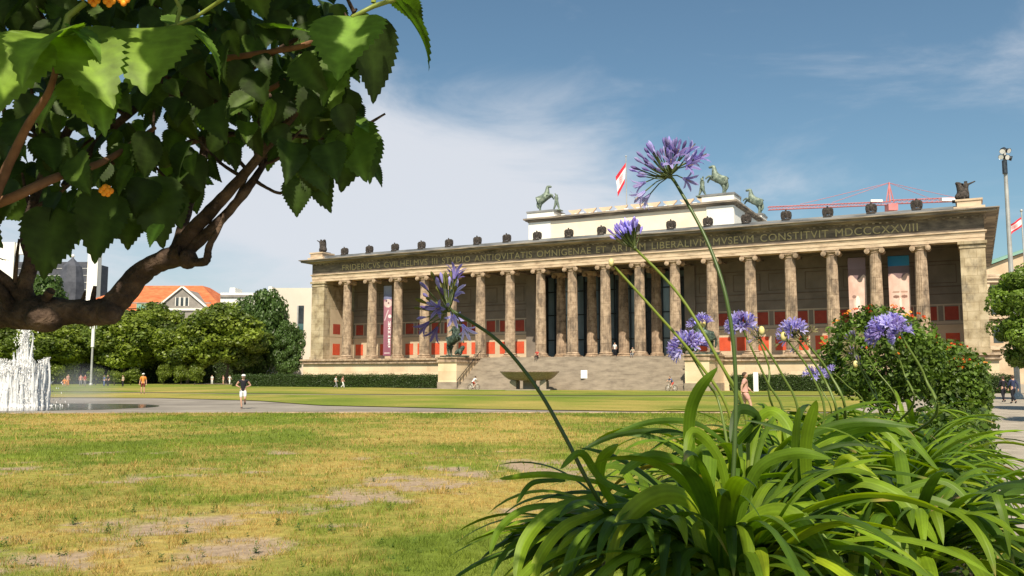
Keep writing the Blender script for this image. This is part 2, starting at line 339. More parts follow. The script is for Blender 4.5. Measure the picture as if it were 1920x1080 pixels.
# ------------------------------------------------------------------ ground
def ground_all():
    m = MB(); m.add([(-3000, -500, 0), (3000, -500, 0), (3000, 4000, 0), (-3000, 4000, 0)], [(0, 1, 2, 3)])
    tag(m.build('ground', M['gravel']), kind='structure')
    gm = M['lawn'] = attr_lawn()
    def edge(y): return .5258 * y + .25
    # near lawn: a fine sheet whose own colours follow the worn patches
    xs = np.linspace(0, 1, 260); ys = np.concatenate([np.linspace(-6, 8, 20), np.linspace(8.1, 22, 260), np.linspace(22.2, 43.2, 120)])
    V = []
    for y in ys:
        x0 = -60.; x1 = edge(y)
        t = xs ** .55
        x = x1 + (x0 - x1) * (1 - t); V.append(np.c_[x, np.full_like(x, y), np.zeros_like(x)])
    V = np.array(V); nx = len(xs); ny = len(ys); P = V.reshape(-1, 3)
    ba, dr, g = lawn_fields(P[:, 0], P[:, 1])
    yb = P[:, 1]; P[:, 2] = .004 + .02 * (1 - ba) * np.clip((43 - yb) / 4, 0, 1) + .012 * fbm(P[:, 0] * 2, P[:, 1] * 2, 9, 3)
    f = [(j * nx + i, j * nx + i + 1, (j + 1) * nx + i + 1, (j + 1) * nx + i) for j in range(ny - 1) for i in range(nx - 1)]
    m = MB(); m.add(P, f, 0, lawn_col(ba, dr, g)); o = m.build('lawn', gm, smooth=True, color=True); tag(o, kind='structure')
    def sheet(name, pts, z, mat, n=60):
        # polygon given by its near and far edges (same number of points), filled as a grid
        a, b = pts; aa = np.array([tuple(p) for p in a]); bb = np.array([tuple(p) for p in b])
        ta = np.linspace(0, len(aa) - 1, n); tb = np.linspace(0, len(bb) - 1, n)
        A = np.array([np.interp(ta, range(len(aa)), aa[:, k]) for k in range(3)]).T; B = np.array([np.interp(tb, range(len(bb)), bb[:, k]) for k in range(3)]).T
        P = np.concatenate([A + (B - A) * t for t in np.linspace(0, 1, n)]); P[:, 2] = z
        f = [(j * n + i, j * n + i + 1, (j + 1) * n + i + 1, (j + 1) * n + i) for j in range(n - 1) for i in range(n - 1)]
        ba, dr, g = lawn_fields(P[:, 0] * .3, P[:, 1] * .3 + 60); dr = np.clip(dr * .8 + (fbm(P[:, 0] * .25, P[:, 1] * .05, 77, 3) - .5) * .9, 0, 1)
        m = MB(); m.add(P, f, 0, lawn_col(ba * 0, dr, g)); return tag(m.build(name, mat, color=True), kind='structure')
    sheet('lawn', ([gnd(-400, 746), gnd(85, 746), gnd(300, 747), gnd(480, 752), gnd(600, 761), gnd(900, 768), gnd(1200, 772.5), gnd(1560, 773.5)],
                   [gnd(-400, 733), gnd(85, 736), gnd(300, 738), gnd(480, 740), gnd(600, 741), gnd(1060, 744), gnd(1300, 744), gnd(1700, 744)]), .05, gm)
    sheet('lawn', ([gnd(-500, 732), gnd(200, 735.5), gnd(480, 738.5), gnd(1060, 742.5), gnd(1300, 742.5), gnd(1720, 742.5)],
                   [gnd(-500, 717), gnd(200, 718.5), gnd(480, 722.5), gnd(900, 731.5), gnd(1300, 733), gnd(1760, 736)]), .05, gm)
    # paved plaza round the fountain and the cross path
    m = MB(); a = [gnd(-700, 774), gnd(0, 775), gnd(560, 773), gnd(1060, 773), gnd(1500, 773.2)]; b = [gnd(-700, 740), gnd(85, 743), gnd(480, 750), gnd(1060, 766), gnd(1500, 766)]
    v = [tuple(p + Vector((0, 0, .008))) for p in a + b]; m.add(v, [(i, i + 1, 6 + i, 5 + i) for i in range(4)])
    tag(m.build('plaza', M['plaza']), kind='structure')
    m = MB(); c = gnd(60, 763)                                  # kerb: a low stone edge between near lawn and plaza
    a = [gnd(-700, 776.2), gnd(0, 776.6), gnd(560, 774.4), gnd(1060, 774.4), gnd(1500, 774.8)]
    for i in range(4):
        p, q = a[i], a[i + 1]; d = (q - p).normalized(); n = Vector((-d.y, d.x, 0)) * .12
        v = [p, q, q + n, p + n]; v = [tuple(k) for k in v] + [tuple(k + Vector((0, 0, .05))) for k in v]
        m.add(v, [(4, 5, 6, 7), (0, 1, 5, 4), (1, 2, 6, 5), (2, 3, 7, 6), (3, 0, 4, 7)])
    tag(m.build('kerb', M['stone']), kind='structure')
def attr_lawn():
    m, nt, bs, N, L = new_mat('lawn ground'); a = N('ShaderNodeAttribute'); a.attribute_name = 'Col'
    tc = N('ShaderNodeTexCoord'); no = N('ShaderNodeTexNoise'); no.inputs['Scale'].default_value = 7; no.inputs['Detail'].default_value = 10; no.inputs['Roughness'].default_value = .75; L(tc.outputs['Object'], no.inputs['Vector'])
    mr = N('ShaderNodeMapRange'); mr.inputs[1].default_value = .3; mr.inputs[2].default_value = .7; mr.inputs[3].default_value = .6; mr.inputs[4].default_value = 1.35; L(no.outputs[0], mr.inputs[0])
    sc = N('ShaderNodeVectorMath'); sc.operation = 'SCALE'; L(a.outputs['Color'], sc.inputs[0]); L(mr.outputs[0], sc.inputs['Scale']); L(sc.outputs[0], bs.inputs['Base Color'])
    bs.inputs['Roughness'].default_value = 1; bs.inputs['Specular IOR Level'].default_value = .1
    bp = N('ShaderNodeBump'); bp.inputs['Strength'].default_value = .8; bp.inputs['Distance'].default_value = .03; L(no.outputs[0], bp.inputs['Height']); L(bp.outputs[0], bs.inputs['Normal']); return m
ground_all()

def grass_blades():
    Vs = []; Cs = []
    # (y0, y1, blades per square metre, height, width)
    for y0, y1, den, h, w in ((7.5, 11, 2600, .075, .0075), (11, 16, 1300, .08, .010), (16, 25, 480, .085, .016), (25, 43, 150, .09, .028)):
        n = int(den * 1.2 * (y1 * y1 - y0 * y0) / 2 * 1.0)
        y = np.sqrt(rng.uniform(y0 * y0, y1 * y1, n)); x = y * rng.uniform(-.62, .60, n)
        k = x < .5258 * y + .2; x, y = x[k], y[k]
        ba, dr, g = lawn_fields(x, y)
        tuft = fbm(x * 9, y * 9, 55, 2)
        k = rng.random(len(x)) > ba * .96; x, y, dr, g, tuft, ba = x[k], y[k], dr[k], g[k], tuft[k], ba[k]
        n = len(x); a = rng.uniform(0, 2 * np.pi, n); hh = h * rng.uniform(.4, 1.1, n) * (.3 + 2.6 * tuft ** 2.2) * (1 - .25 * dr)
        lean = rng.uniform(.1, 1.0, n) * hh; la = rng.uniform(0, 2 * np.pi, n)
        z0 = .012 + .0 * x; ww = w * rng.uniform(.6, 1.3, n)
        P = np.empty((n, 3, 3))
        P[:, 0] = np.c_[x - np.cos(a) * ww / 2, y - np.sin(a) * ww / 2, z0]; P[:, 1] = np.c_[x + np.cos(a) * ww / 2, y + np.sin(a) * ww / 2, z0]
        P[:, 2] = np.c_[x + np.cos(la) * lean, y + np.sin(la) * lean, z0 + hh]
        isdry = rng.random(n) < np.clip(dr * 1.0, 0, .93)
        c = np.where(isdry[:, None], (np.array((.50, .36, .13)) + (np.array((.34, .21, .07)) - np.array((.50, .36, .13))) * rng.random(n)[:, None]), (G1 * .95 + (G2 * 1.15 - G1 * .95) * g[:, None])) * rng.uniform(.55, 1.5, n)[:, None]
        Vs.append(P.reshape(-1, 3)); Cs.append(np.repeat(c, 3, 0))
    o = meshobj('grass', fast_mesh('grass', np.concatenate(Vs), 3, M['blade'], np.concatenate(Cs)))
    tag(o, 'short green and straw coloured grass on the worn near lawn', 'grass', kind='stuff')
    # taller weeds standing on the bare patches
    Vs = []; Cs = []
    spots = [(200, 1005), (250, 965), (345, 1025), (112, 1045), (8, 1030), (520, 990), (560, 1000), (400, 965), (140, 985), (60, 1065), (260, 1030), (840, 925), (860, 885), (700, 905), (585, 925), (350, 1000), (480, 1040), (620, 1000), (640, 960), (760, 880), (730, 960), (300, 1060)]
    for (px, py) in spots + [(random.uniform(0, 900), random.uniform(900, 1078)) for _ in range(90)]:
        c = gnd(px, py); big = (px, py) in spots; n = 60 if big else 26; s = .075 if big else .045
        a = rng.uniform(0, 2 * np.pi, n); r = np.abs(rng.normal(0, s * .45, n)); x = c.x + np.cos(a) * r; y = c.y + np.sin(a) * r
        z = rng.uniform(0, s * 1.5, n) * np.exp(-(r / s) ** 2) + .01; b = rng.uniform(0, 2 * np.pi, n); l = rng.uniform(.012, .03, n) * (1.2 if big else 1)
        P = np.empty((n, 4, 3)); d = np.c_[np.cos(b), np.sin(b), rng.uniform(-.2, .9, n)]; q = np.c_[-np.sin(b), np.cos(b), np.zeros(n)]
        c0 = np.c_[x, y, z]; P[:, 0] = c0; P[:, 1] = c0 + d * l[:, None] * .5 + q * l[:, None] * .28; P[:, 2] = c0 + d * l[:, None]; P[:, 3] = c0 + d * l[:, None] * .5 - q * l[:, None] * .28
        Vs.append(P.reshape(-1, 3)); Cs.append(np.repeat(np.array((.06, .12, .03)) * rng.uniform(.7, 1.6, n)[:, None], 4, 0))
    o = meshobj('weeds', fast_mesh('weeds', np.concatenate(Vs), 4, M['blade'], np.concatenate(Cs)))
    tag(o, 'small dark green weeds sprouting on bare earth of the near lawn', 'weeds', kind='stuff')
grass_blades()

# ------------------------------------------------------------------ museum
ORD = ['first', 'second', 'third', 'fourth', 'fifth', 'sixth', 'seventh', 'eighth', 'ninth', 'tenth', 'eleventh', 'twelfth', 'thirteenth', 'fourteenth', 'fifteenth', 'sixteenth', 'seventeenth', 'eighteenth']
SP = 4.64; ZF = 4.15; ZS = 16.05; ZA = 17.15; ZR = 18.75; ZC = 19.35; UE = 45.7
def museum():
    T = empty('museum', (MUS_O.x, MUS_O.y, 0), -MUS_A)
    tag(T, 'long neoclassical museum with eighteen ionic columns and a raised roof block', 'museum')
    # podium
    m = MB(); m.box(-46.4, 46.4, -1.6, 50, 0, 3.45); m.box(-46.5, 46.5, -1.75, -1.6, 0, .5); m.build('podium', M['cream'], T)
    m = MB(); m.box(-46.7, 46.7, -1.95, 50.2, 3.45, 3.62); m.box(-46.5, 46.5, -1.7, 50, 3.62, 3.9); m.box(-46.8, 46.8, -2.0, 50.3, 3.9, ZF); m.build('podium_moulding', M['stone'], T)
    # stairs between two cheek blocks
    m = MB(); n = 20; v0 = -8.2; tr = .31; rs = ZF / (n + 1)
    prof = []
    for i in range(n): prof += [(v0 + i * tr, rs * i), (v0 + i * tr, rs * (i + 1))]
    prof += [(v0 + n * tr, rs * n), (v0 + n * tr, ZF), (-.9, ZF), (-.9, 0)]
    prof = [p for i, p in enumerate(prof) if i == 0 or p != prof[i - 1]]
    k = len(prof); v = [(-15.1, a, b) for a, b in prof] + [(15.1, a, b) for a, b in prof]
    m.add(v, [(i, i + 1, k + i + 1, k + i) for i in range(k - 1)] + [tuple(range(k))[::-1], tuple(range(k, 2 * k))])
    for q in range(60):      # edge wear: thin strips of lighter stone on the nosings
        i = random.randrange(1, n); u = random.uniform(-14.5, 13); m.box(u, u + random.uniform(.5, 2), v0 + i * tr - .004, v0 + i * tr + .1, rs * (i + 1) + .001, rs * (i + 1) + .006)
    m.build('stairs', M['steps'], T)
    for s in (-1, 1):
        m = MB(); a, b = sorted((s * 15.1, s * 17.9)); m.box(a, b, -8.2, -2.003, 0, 3.45)
        o = m.build('stair_cheek', M['cream'], T)
        m = MB(); m.box(a - .15, b + .15, -8.35, -2.003, 3.453, 3.7); m.box(a - .05, b + .05, -8.25, -2.003, 3.7, 4.0); m.box(a - .2, b + .2, -8.4, -2.003, 4.0, ZF + .003); m.build('coping', M['stone'], o)
        m = MB(); m.box(a - .08, b + .08, -8.3, -2.003, .003, .9); m.build('plinth', M['steps'], o)
        uu = s * 14.95; m = MB()     # handrail of the stairs
        m.tube([(uu, -8.3, 1.1), (uu, -2.2, ZF + .9)], .05, 6)
        for q in range(9): vv = -8.2 + q * .74; zz = ZF * (vv + 8.2) / 6.2; m.tube([(uu, vv, zz), (uu, vv, zz + 1.05)], .03, 5)
        m.build('handrail', M['steel'], T)
    # piers
    for s in (-1, 1):
        m = MB(); a, b = sorted((s * 43.3, s * 45.7)); m.box(a, b, -.8, 5.99, ZF + .0, ZS - .75)
        m.box(a - .12, b + .12, -.92, 6.1, ZF, ZF + .38); o = m.build('pier', M['stone_pier'], T)
        m = MB(); m.box(a - .08, b + .08, -.88, 5.99, ZS - .75, ZS - .55); m.box(a, b, -.8, 5.99, ZS - .55, ZS - .32); m.box(a - .2, b + .2, -1., 5.99, ZS - .32, ZS); m.build('capital', M['stone_pier'], o)
    # columns: fluted shaft, attic base, ionic capital with four volutes
    H = ZS - ZF
    sh = MB(); prof = []
    for i in range(13): t = i / 12; r = .72 - .13 * t ** 1.6; prof.append((r, .55 + (H - 1.15) * t))
    sh.lathe((0, 0, 0), prof, 40, 0, .055); shaft = sh.mesh('shaft', M['stone_col'])
    b = MB(); b.box(-.98, .98, -.98, .98, 0, .16); b.lathe((0, 0, 0), [(.96, .16), (1., .2), (1., .28), (.93, .33), (.83, .35), (.83, .40), (.89, .43), (.9, .49), (.80, .54), (.73, .6)], 24); base = b.mesh('base', M['stone'], smooth=False)
    c = MB(); c.lathe((0, 0, H), [(.60, -.62), (.66, -.58), (.62, -.54), (.62, -.48), (.78, -.30), (.80, -.2)], 24)
    c.box(-.86, .86, -.80, .80, H - .24, H - .08); c.box(-.92, .92, -.86, .86, H - .08, H)
    for sx in (-1, 1):
        for sy in (-1, 1):
            Mx = Matrix.Translation((sx * .78, sy * .78, H - .42)) @ Matrix.Rotation(R(90), 4, 'X')
            n = 14
            for (r0, d0) in ((.29, .0), (.19, .05), (.08, .09)):
                v = [tuple(Mx @ Vector((r0 * math.cos(2 * math.pi * k / n), r0 * math.sin(2 * math.pi * k / n), dd))) for dd in (-.1 - d0, .1 + d0) for k in range(n)]
                c.add(v, [tuple(range(n))[::-1], tuple(range(n, 2 * n))] + [(k, (k + 1) % n, n + (k + 1) % n, n + k) for k in range(n)])
        v = []; n = 12
        for j, y in enumerate(np.linspace(-.7, .7, 7)):
            r = .27 - .08 * (1 - abs(y) / .7)
            for k in range(n): v.append((sx * .78 + r * math.cos(2 * math.pi * k / n), y, H - .42 + r * math.sin(2 * math.pi * k / n)))
        c.add(v, [(j * n + k, j * n + (k + 1) % n, (j + 1) * n + (k + 1) % n, (j + 1) * n + k) for j in range(6) for k in range(n)])
    cap = c.mesh('capital', M['stone'])
    for i in range(18):
        o = meshobj('column', shaft, T); o.location = ((i - 8.5) * SP, 0, ZF); o.rotation_euler = (0, 0, 0)
        meshobj('base', base, o); meshobj('capital', cap, o)
    for i in range(4):      # inner columns of the vestibule
        o = meshobj('inner_column', shaft, T); o.location = ((i - 1.5) * SP, 6.6, ZF); meshobj('base', base, o); meshobj('capital', cap, o)
    # entablature
    m = MB(); m.box(-UE, UE, -.8, .8, ZS, ZS + .36); m.box(-UE - .04, UE + .04, -.84, .8, ZS + .36, ZS + .74); m.box(-UE - .08, UE + .08, -.88, .8, ZS + .74, ZA - .14); m.box(-UE - .22, UE + .22, -1.02, .8, ZA - .14, ZA)
    m.box(-UE, -43.31, .8, 50, ZS, ZA); m.box(43.31, UE, .8, 50, ZS, ZA); m.build('architrave', M['archi'], T)
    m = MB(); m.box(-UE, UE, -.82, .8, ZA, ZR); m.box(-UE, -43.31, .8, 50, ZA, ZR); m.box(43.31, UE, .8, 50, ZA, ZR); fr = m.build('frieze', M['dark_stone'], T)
    m = MB()
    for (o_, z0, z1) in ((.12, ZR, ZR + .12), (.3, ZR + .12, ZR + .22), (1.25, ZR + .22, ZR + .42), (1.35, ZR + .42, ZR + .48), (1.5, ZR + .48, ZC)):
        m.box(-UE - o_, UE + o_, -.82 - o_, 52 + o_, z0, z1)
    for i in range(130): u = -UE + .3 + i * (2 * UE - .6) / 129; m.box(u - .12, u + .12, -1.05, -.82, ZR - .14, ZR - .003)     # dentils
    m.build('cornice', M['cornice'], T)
    m = MB()     # low sloping sheet roof behind the cornice, with its seams
    m.add([(-46.6, -1.7, ZC), (46.6, -1.7, ZC), (46.6, 6, ZC + .9), (-46.6, 6, ZC + .9), (-46.6, 6, ZC), (46.6, 6, ZC)], [(0, 1, 2, 3), (3, 2, 5, 4), (0, 3, 4), (1, 5, 2)])
    m.box(-45.9, 45.9, -1.3, -.6, ZC + .003, ZC + .32); m.box(-45.5, 45.5, -1.0, -.3, ZC + .32, ZC + .55)
    m.box(-45, 45, 6.003, 49, ZC, ZC + .5); m.build('roof', M['roof'], T)
    for s in (-1, 1):
        m = MB(); u = s * 44.4; m.box(u - 1.5, u + 1.5, -1.75, 1.5, ZC + .01, ZC + .33); m.box(u - 1.15, u + 1.15, -1.5, 1.2, ZC + .33, ZC + .95); m.box(u - 1.3, u + 1.3, -1.6, 1.3, ZC + .95, ZC + 1.15); m.build('corner_pedestal', M['archi'], T)
    # lettering on the frieze
    cu = bpy.data.curves.new('inscription', 'FONT'); cu.body = 'FRIDERICVS GVILHELMVS III STVDIO ANTIQVITATIS OMNIGENAE ET ARTIVM LIBERALIVM MVSEVM CONSTITVIT MDCCCXXVIII'
    cu.size = 1.25; cu.extrude = .02; cu.space_word = 1.5; cu.space_character = 1.1
    tmp = bpy.data.objects.new('tmp', cu); S.collection.objects.link(tmp); dg = bpy.context.evaluated_depsgraph_get()
    me = bpy.data.meshes.new_from_object(tmp.evaluated_get(dg)); bpy.data.objects.remove(tmp)
    co = np.empty(len(me.vertices) * 3); me.vertices.foreach_get('co', co); co = co.reshape(-1, 3)
    u0 = mpl(642, 497, -.85)[0]; u1 = mpl(1721, 426, -.85)[0]
    x = (co[:, 0] - co[:, 0].min()) / (co[:, 0].max() - co[:, 0].min()) * (u1 - u0) + u0
    z = ZA + .36 + co[:, 1] / 1.25 * 1.25
    # thick and thin strokes: seen from the front the letters keep their own outline, standing 4 cm proud
    co = np.c_[x, -.86 - co[:, 2], z]; me.vertices.foreach_set('co', co.ravel()); me.materials.clear(); me.materials.append(M['gold']); me.update()
    meshobj('inscription', me, fr)
    # portico interior
    VB = 6.6
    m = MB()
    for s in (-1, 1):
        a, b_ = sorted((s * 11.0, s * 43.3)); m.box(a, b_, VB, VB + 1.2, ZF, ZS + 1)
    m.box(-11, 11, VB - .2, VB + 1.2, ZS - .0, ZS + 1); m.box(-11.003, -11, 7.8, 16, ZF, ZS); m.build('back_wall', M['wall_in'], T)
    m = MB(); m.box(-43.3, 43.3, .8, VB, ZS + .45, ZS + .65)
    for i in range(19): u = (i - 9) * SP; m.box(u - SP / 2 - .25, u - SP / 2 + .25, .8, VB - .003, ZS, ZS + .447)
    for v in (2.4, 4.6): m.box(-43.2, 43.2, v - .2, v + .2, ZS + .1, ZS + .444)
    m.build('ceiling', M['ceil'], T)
    # inner side walls of the portico (beside each pier) carry panels too
    for s in (-1, 1):
        a0, a1 = (12.3, 43.28) if s > 0 else (-43.28, -12.3)
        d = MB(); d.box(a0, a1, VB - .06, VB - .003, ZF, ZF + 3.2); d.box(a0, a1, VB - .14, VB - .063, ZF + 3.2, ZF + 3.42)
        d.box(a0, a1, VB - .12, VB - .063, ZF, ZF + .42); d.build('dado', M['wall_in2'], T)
        p = MB(); l = MB(); fr_ = MB(); n = int((a1 - a0) / 2.32); w = (a1 - a0) / n
        for i in range(n):
            u = a0 + (i + .5) * w; hw = .86 if i % 2 else .72
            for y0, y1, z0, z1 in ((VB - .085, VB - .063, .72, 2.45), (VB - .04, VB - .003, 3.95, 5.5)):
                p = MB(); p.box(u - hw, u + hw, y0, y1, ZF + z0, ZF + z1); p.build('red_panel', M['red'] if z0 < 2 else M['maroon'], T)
            fr_.box(u - hw - .14, u - hw - .003, VB - .05, VB - .006, ZF + 3.85, ZF + 5.62); fr_.box(u + hw + .003, u + hw + .14, VB - .05, VB - .006, ZF + 3.85, ZF + 5.62)
        fr_.box(a0, a1, VB - .052, VB - .003, ZF + 5.625, ZF + 5.8); fr_.box(a0, a1, VB - .052, VB - .003, ZF + 3.5, ZF + 3.84)
        l.box(a0, a1, VB - .06, VB - .003, ZF + 7.75, ZF + 7.88); l.box(a0, a1, VB - .05, VB - .003, ZF + 6.9, ZF + 7.0); l.box(a0, a1, VB - .06, VB - .003, ZF + 10.7, ZF + 10.82)
        nb = 7
        for i in range(nb):
            u0_ = a0 + (a1 - a0) * i / nb + .5; u1_ = a0 + (a1 - a0) * (i + 1) / nb - .5
            for (x0, x1, z0, z1) in ((u0_, u1_, 8.2, 8.28), (u0_, u1_, 10.3, 10.38), (u0_, u0_ + .08, 8.28, 10.3), (u1_ - .08, u1_, 8.28, 10.3)): l.box(x0, x1, VB - .05, VB - .003, ZF + z0, ZF + z1)
        l.build('fresco_line', M['line_in'], T); fr_.build('panel_frame', M['frame_in'], T)
        sw = s * 43.3
        def sb(mm, v0, v1, z0, z1, t0, t1): mm.box(*sorted((sw - s * t0, sw - s * t1)), v0, v1, z0, z1)
        q = MB(); sb(q, .81, VB - .15, ZF + .39, ZF + 3.4, 0, .02); sb(q, .81, VB - .15, ZF + 3.5, ZF + 7.7, 0, .02); q.build('side_dado', M['wall_in2'], T)
        for v in (2.3, 4.7):
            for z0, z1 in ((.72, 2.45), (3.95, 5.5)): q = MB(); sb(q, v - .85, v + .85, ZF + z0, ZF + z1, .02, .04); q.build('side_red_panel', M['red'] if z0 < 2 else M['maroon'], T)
    # antae of the vestibule and its glazed back
    for s in (-1, 1):
        a, b_ = sorted((s * 10.9, s * 12.3)); m = MB(); m.box(a, b_, VB - .35, VB + 2, ZF, ZS); m.build('vestibule_anta', M['wall_in'], T)
    gz = MB(); gz.box(-10.9, 10.9, 10.6, 10.7, ZF, ZS); g = gz.build('vestibule_glazing', M['glass'], T)
    fm = MB()
    for u in np.arange(-10.9, 11, 1.16): fm.box(u - .07, u + .07, 10.4, 10.59, ZF, ZS)
    for z in (ZF + 2.6, ZF + 6.2, ZF + 9.6): fm.box(-10.9, 10.9, 10.45, 10.59, z, z + .16)
    for u in (-9.0, -4.4, .3, 4.9, 9.4): fm.box(u - .5, u + .5, 10.3, 10.39, ZF + 0, ZF + 11)
    fm.build('glazing_bar', M['steel'], g)
    m = MB(); m.box(-45.6, 45.6, 16, 49.5, 3.9, ZS); m.box(-45.65, -11, 7.81, 16, 3.9, ZS); m.box(11, 45.65, 7.81, 16, 3.9, ZS); m.build('main_block', M['stone_pier'], T)
    # raised roof block
    a, v0, v1 = 15.7, 14., 36.; zt = 25.1
    m = MB(); m.box(-a, a, v0, v1, ZC, zt); blk = m.build('roof_block', M['cream_top'], T)
    m = MB()
    for s in (-1, 1):
        x0, x1 = sorted((s * (a + .02), s * (a - 3.7))); m = MB(); m.box(x0, x1, v0 - .12, v0 - .003, ZC + .5, zt - .003); m.build('corner_strip', M['white_top'], blk)
    m = MB(); m.box(a + .003, a + .1, v0, v1, ZC + .5, zt - .003); m.build('side_facing', M['white_top'], blk)
    m = MB()
    for (o_, z0, z1) in ((.15, zt, zt + .2), (.45, zt + .2, zt + .38), (.7, zt + .38, zt + .62)): m.box(-a - o_, a + o_, v0 - o_, v1 + o_, z0, z1)
    m.build('block_cornice', M['cornice'], blk)
    for k in range(16): m = MB(); u = -11 + k * 1.4 + random.uniform(-.5, .5); m.box(u, u + random.uniform(.2, .6), v0 - .6, v0 - .2, zt + .625, zt + .625 + random.uniform(.08, .2)); m.build('roof_vent', M['white'], blk)
    for s, vv in ((-1, v0), (1, v0), (1, v1 - 4.2)):
        x0, x1 = sorted((s * (a + .2), s * (a - 4.3))); m = MB(); m.box(x0, x1, vv - .2, vv + 3.6, zt + .625, zt + 1.5); o = m.build('statue_plinth', M['white_top'], blk)
        m = MB(); m.box(x0 - .12, x1 + .12, vv - .32, vv + 3.72, zt + 1.5, zt + 1.75); m.build('plinth_slab', M['roof'], o)
    ochre = pm('ochre palmette', [(.62, .46, .32), (.72, .56, .41)], .8, .8)    # row of pale palmettes along the crest behind
    for i in range(9):
        u = -9.8 + i * 2.55; v = v0 + 4; m = MB()
        pts = [(-.45, 0), (.45, 0), (.6, .2), (1.0, .5), (1.05, .66), (.5, .62), (-.5, .62), (-1.05, .66), (-1.0, .5), (-.6, .2)]
        k = len(pts); vv = [(u + x, v + d, zt + 1.5 + z * 1.15) for d in (0, .3) for x, z in pts]
        m.add(vv, [tuple(range(k)), tuple(range(k, 2 * k))[::-1]] + [(j, k + j, k + (j + 1) % k, (j + 1) % k) for j in range(k)]); m.build('palmette', ochre, blk)
    m = MB(); m.box(-11.2, 11.6, v0 + 3.9, v0 + 4.4, zt + .625, zt + 1.51); m.build('palmette_crest', ochre, blk)
    return T
museum()

# ------------------------------------------------------------------ skinned figures
def skin_mesh(name, nodes, edges, mat, sub=1, fat=1.):
    """nodes: list of (x,y,z,r) or (x,y,z,rx,ry); grown into one surface; rooted at node 0"""
    me = bpy.data.meshes.new(name); me.from_pydata([n[:3] for n in nodes], edges, []); me.update()
    o = bpy.data.objects.new(name, me); S.collection.objects.link(o)
    o.modifiers.new('skin', 'SKIN'); sv = me.skin_vertices
    if not sv: 
        return None
    for i, n in enumerate(nodes): sv[0].data[i].radius = (n[3] * fat, (n[4] if len(n) > 4 else n[3]) * fat)
    sv[0].data[0].use_root = True
    o.modifiers['skin'].use_smooth_shade = True
    s = o.modifiers.new('sub', 'SUBSURF'); s.levels = s.render_levels = sub
    dg = bpy.context.evaluated_depsgraph_get(); dg.update(); r = bpy.data.meshes.new_from_object(o.evaluated_get(dg)); r.name = name
    bpy.data.objects.remove(o); r.materials.clear(); r.materials.append(mat); return r
def join_meshes(name, parts, mat, smooth=True):
    m = MB()
    for me in parts:
        if me is None: continue
        v = np.empty(len(me.vertices) * 3); me.vertices.foreach_get('co', v); m.add(v.reshape(-1, 3), [tuple(p.vertices) for p in me.polygons])
    return m.mesh(name, mat, smooth)
def head_mesh(c, h=.24, yaw=0.):
    """a head of height h with brow, eye sockets, nose, lips, chin and ears, facing -y before yaw"""
    m = MB(); n = 20; k = 14; v = []
    for i in range(k + 1):
        t = math.pi * i / k; z = math.cos(t); r = math.sin(t)
        for j in range(n):
            a = 2 * math.pi * j / n; x = math.sin(a) * r; y = -math.cos(a) * r; fr = max(0, -y)
            wx = .37 * (1 - .22 * max(0, -z)); px = x * wx; py = y * (.44 - .05 * max(0, -z)) - .04 * max(0, -z) * fr
            pz = z * .5
            nose = math.exp(-((x / .16) ** 2 + ((z + .12) / .2) ** 2)) * fr; py -= .10 * nose
            for sx in (-1, 1): py += .05 * math.exp(-(((x - sx * .36) / .16) ** 2 + ((z - .02) / .12) ** 2)) * fr
            py -= .03 * math.exp(-((x / .3) ** 2 + ((z + .5) / .1) ** 2)) * fr
            if abs(abs(x) - .98) < .06 and abs(z) < .2: px *= 1.13
            v.append((px * h, py * h, pz * h))
    rot = Matrix.Rotation(yaw, 3, 'Z'); v = [tuple(rot @ Vector(p) + Vector(c)) for p in v]
    m.add(v, [(i * n + j, (i + 1) * n + j, (i + 1) * n + (j + 1) % n, i * n + (j + 1) % n) for i in range(k) for j in range(n)])
    return m.mesh('head', M['skin'], True)
def hand_nodes(w, d, s=1, side=1):
    """palm, four unequal bent fingers and a thumb from wrist w along direction d; separate skinned chains"""
    d = Vector(d).normalized(); a = d.cross(Vector((0, 1, 0)) if abs(d.y) < .8 else Vector((1, 0, 0))).normalized(); b = d.cross(a)
    out = []; w = Vector(w)
    out.append(([(*w, .026 * s), (*(w + d * .05 * s), .036 * s, .018 * s), (*(w + d * .095 * s), .04 * s, .016 * s)], [(0, 1), (1, 2)]))
    for q, L_ in enumerate((.070, .080, .075, .058)):
        o = w + d * .09 * s + a * ((q - 1.5) * .021 * s); p1 = o + d * L_ * .5 * s + b * .006 * s; p2 = p1 + (d * .8 + b * .6).normalized() * L_ * .5 * s
        out.append(([(*o, .009 * s), (*p1, .0085 * s), (*p2, .007 * s)], [(0, 1), (1, 2)]))
    o = w + d * .035 * s - a * .03 * s * side; p1 = o + (d * .7 - a * .7 * side).normalized() * .035 * s; p2 = p1 + d * .03 * s
    out.append(([(*o, .012 * s), (*p1, .0105 * s), (*p2, .008 * s)], [(0, 1), (1, 2)])); return out
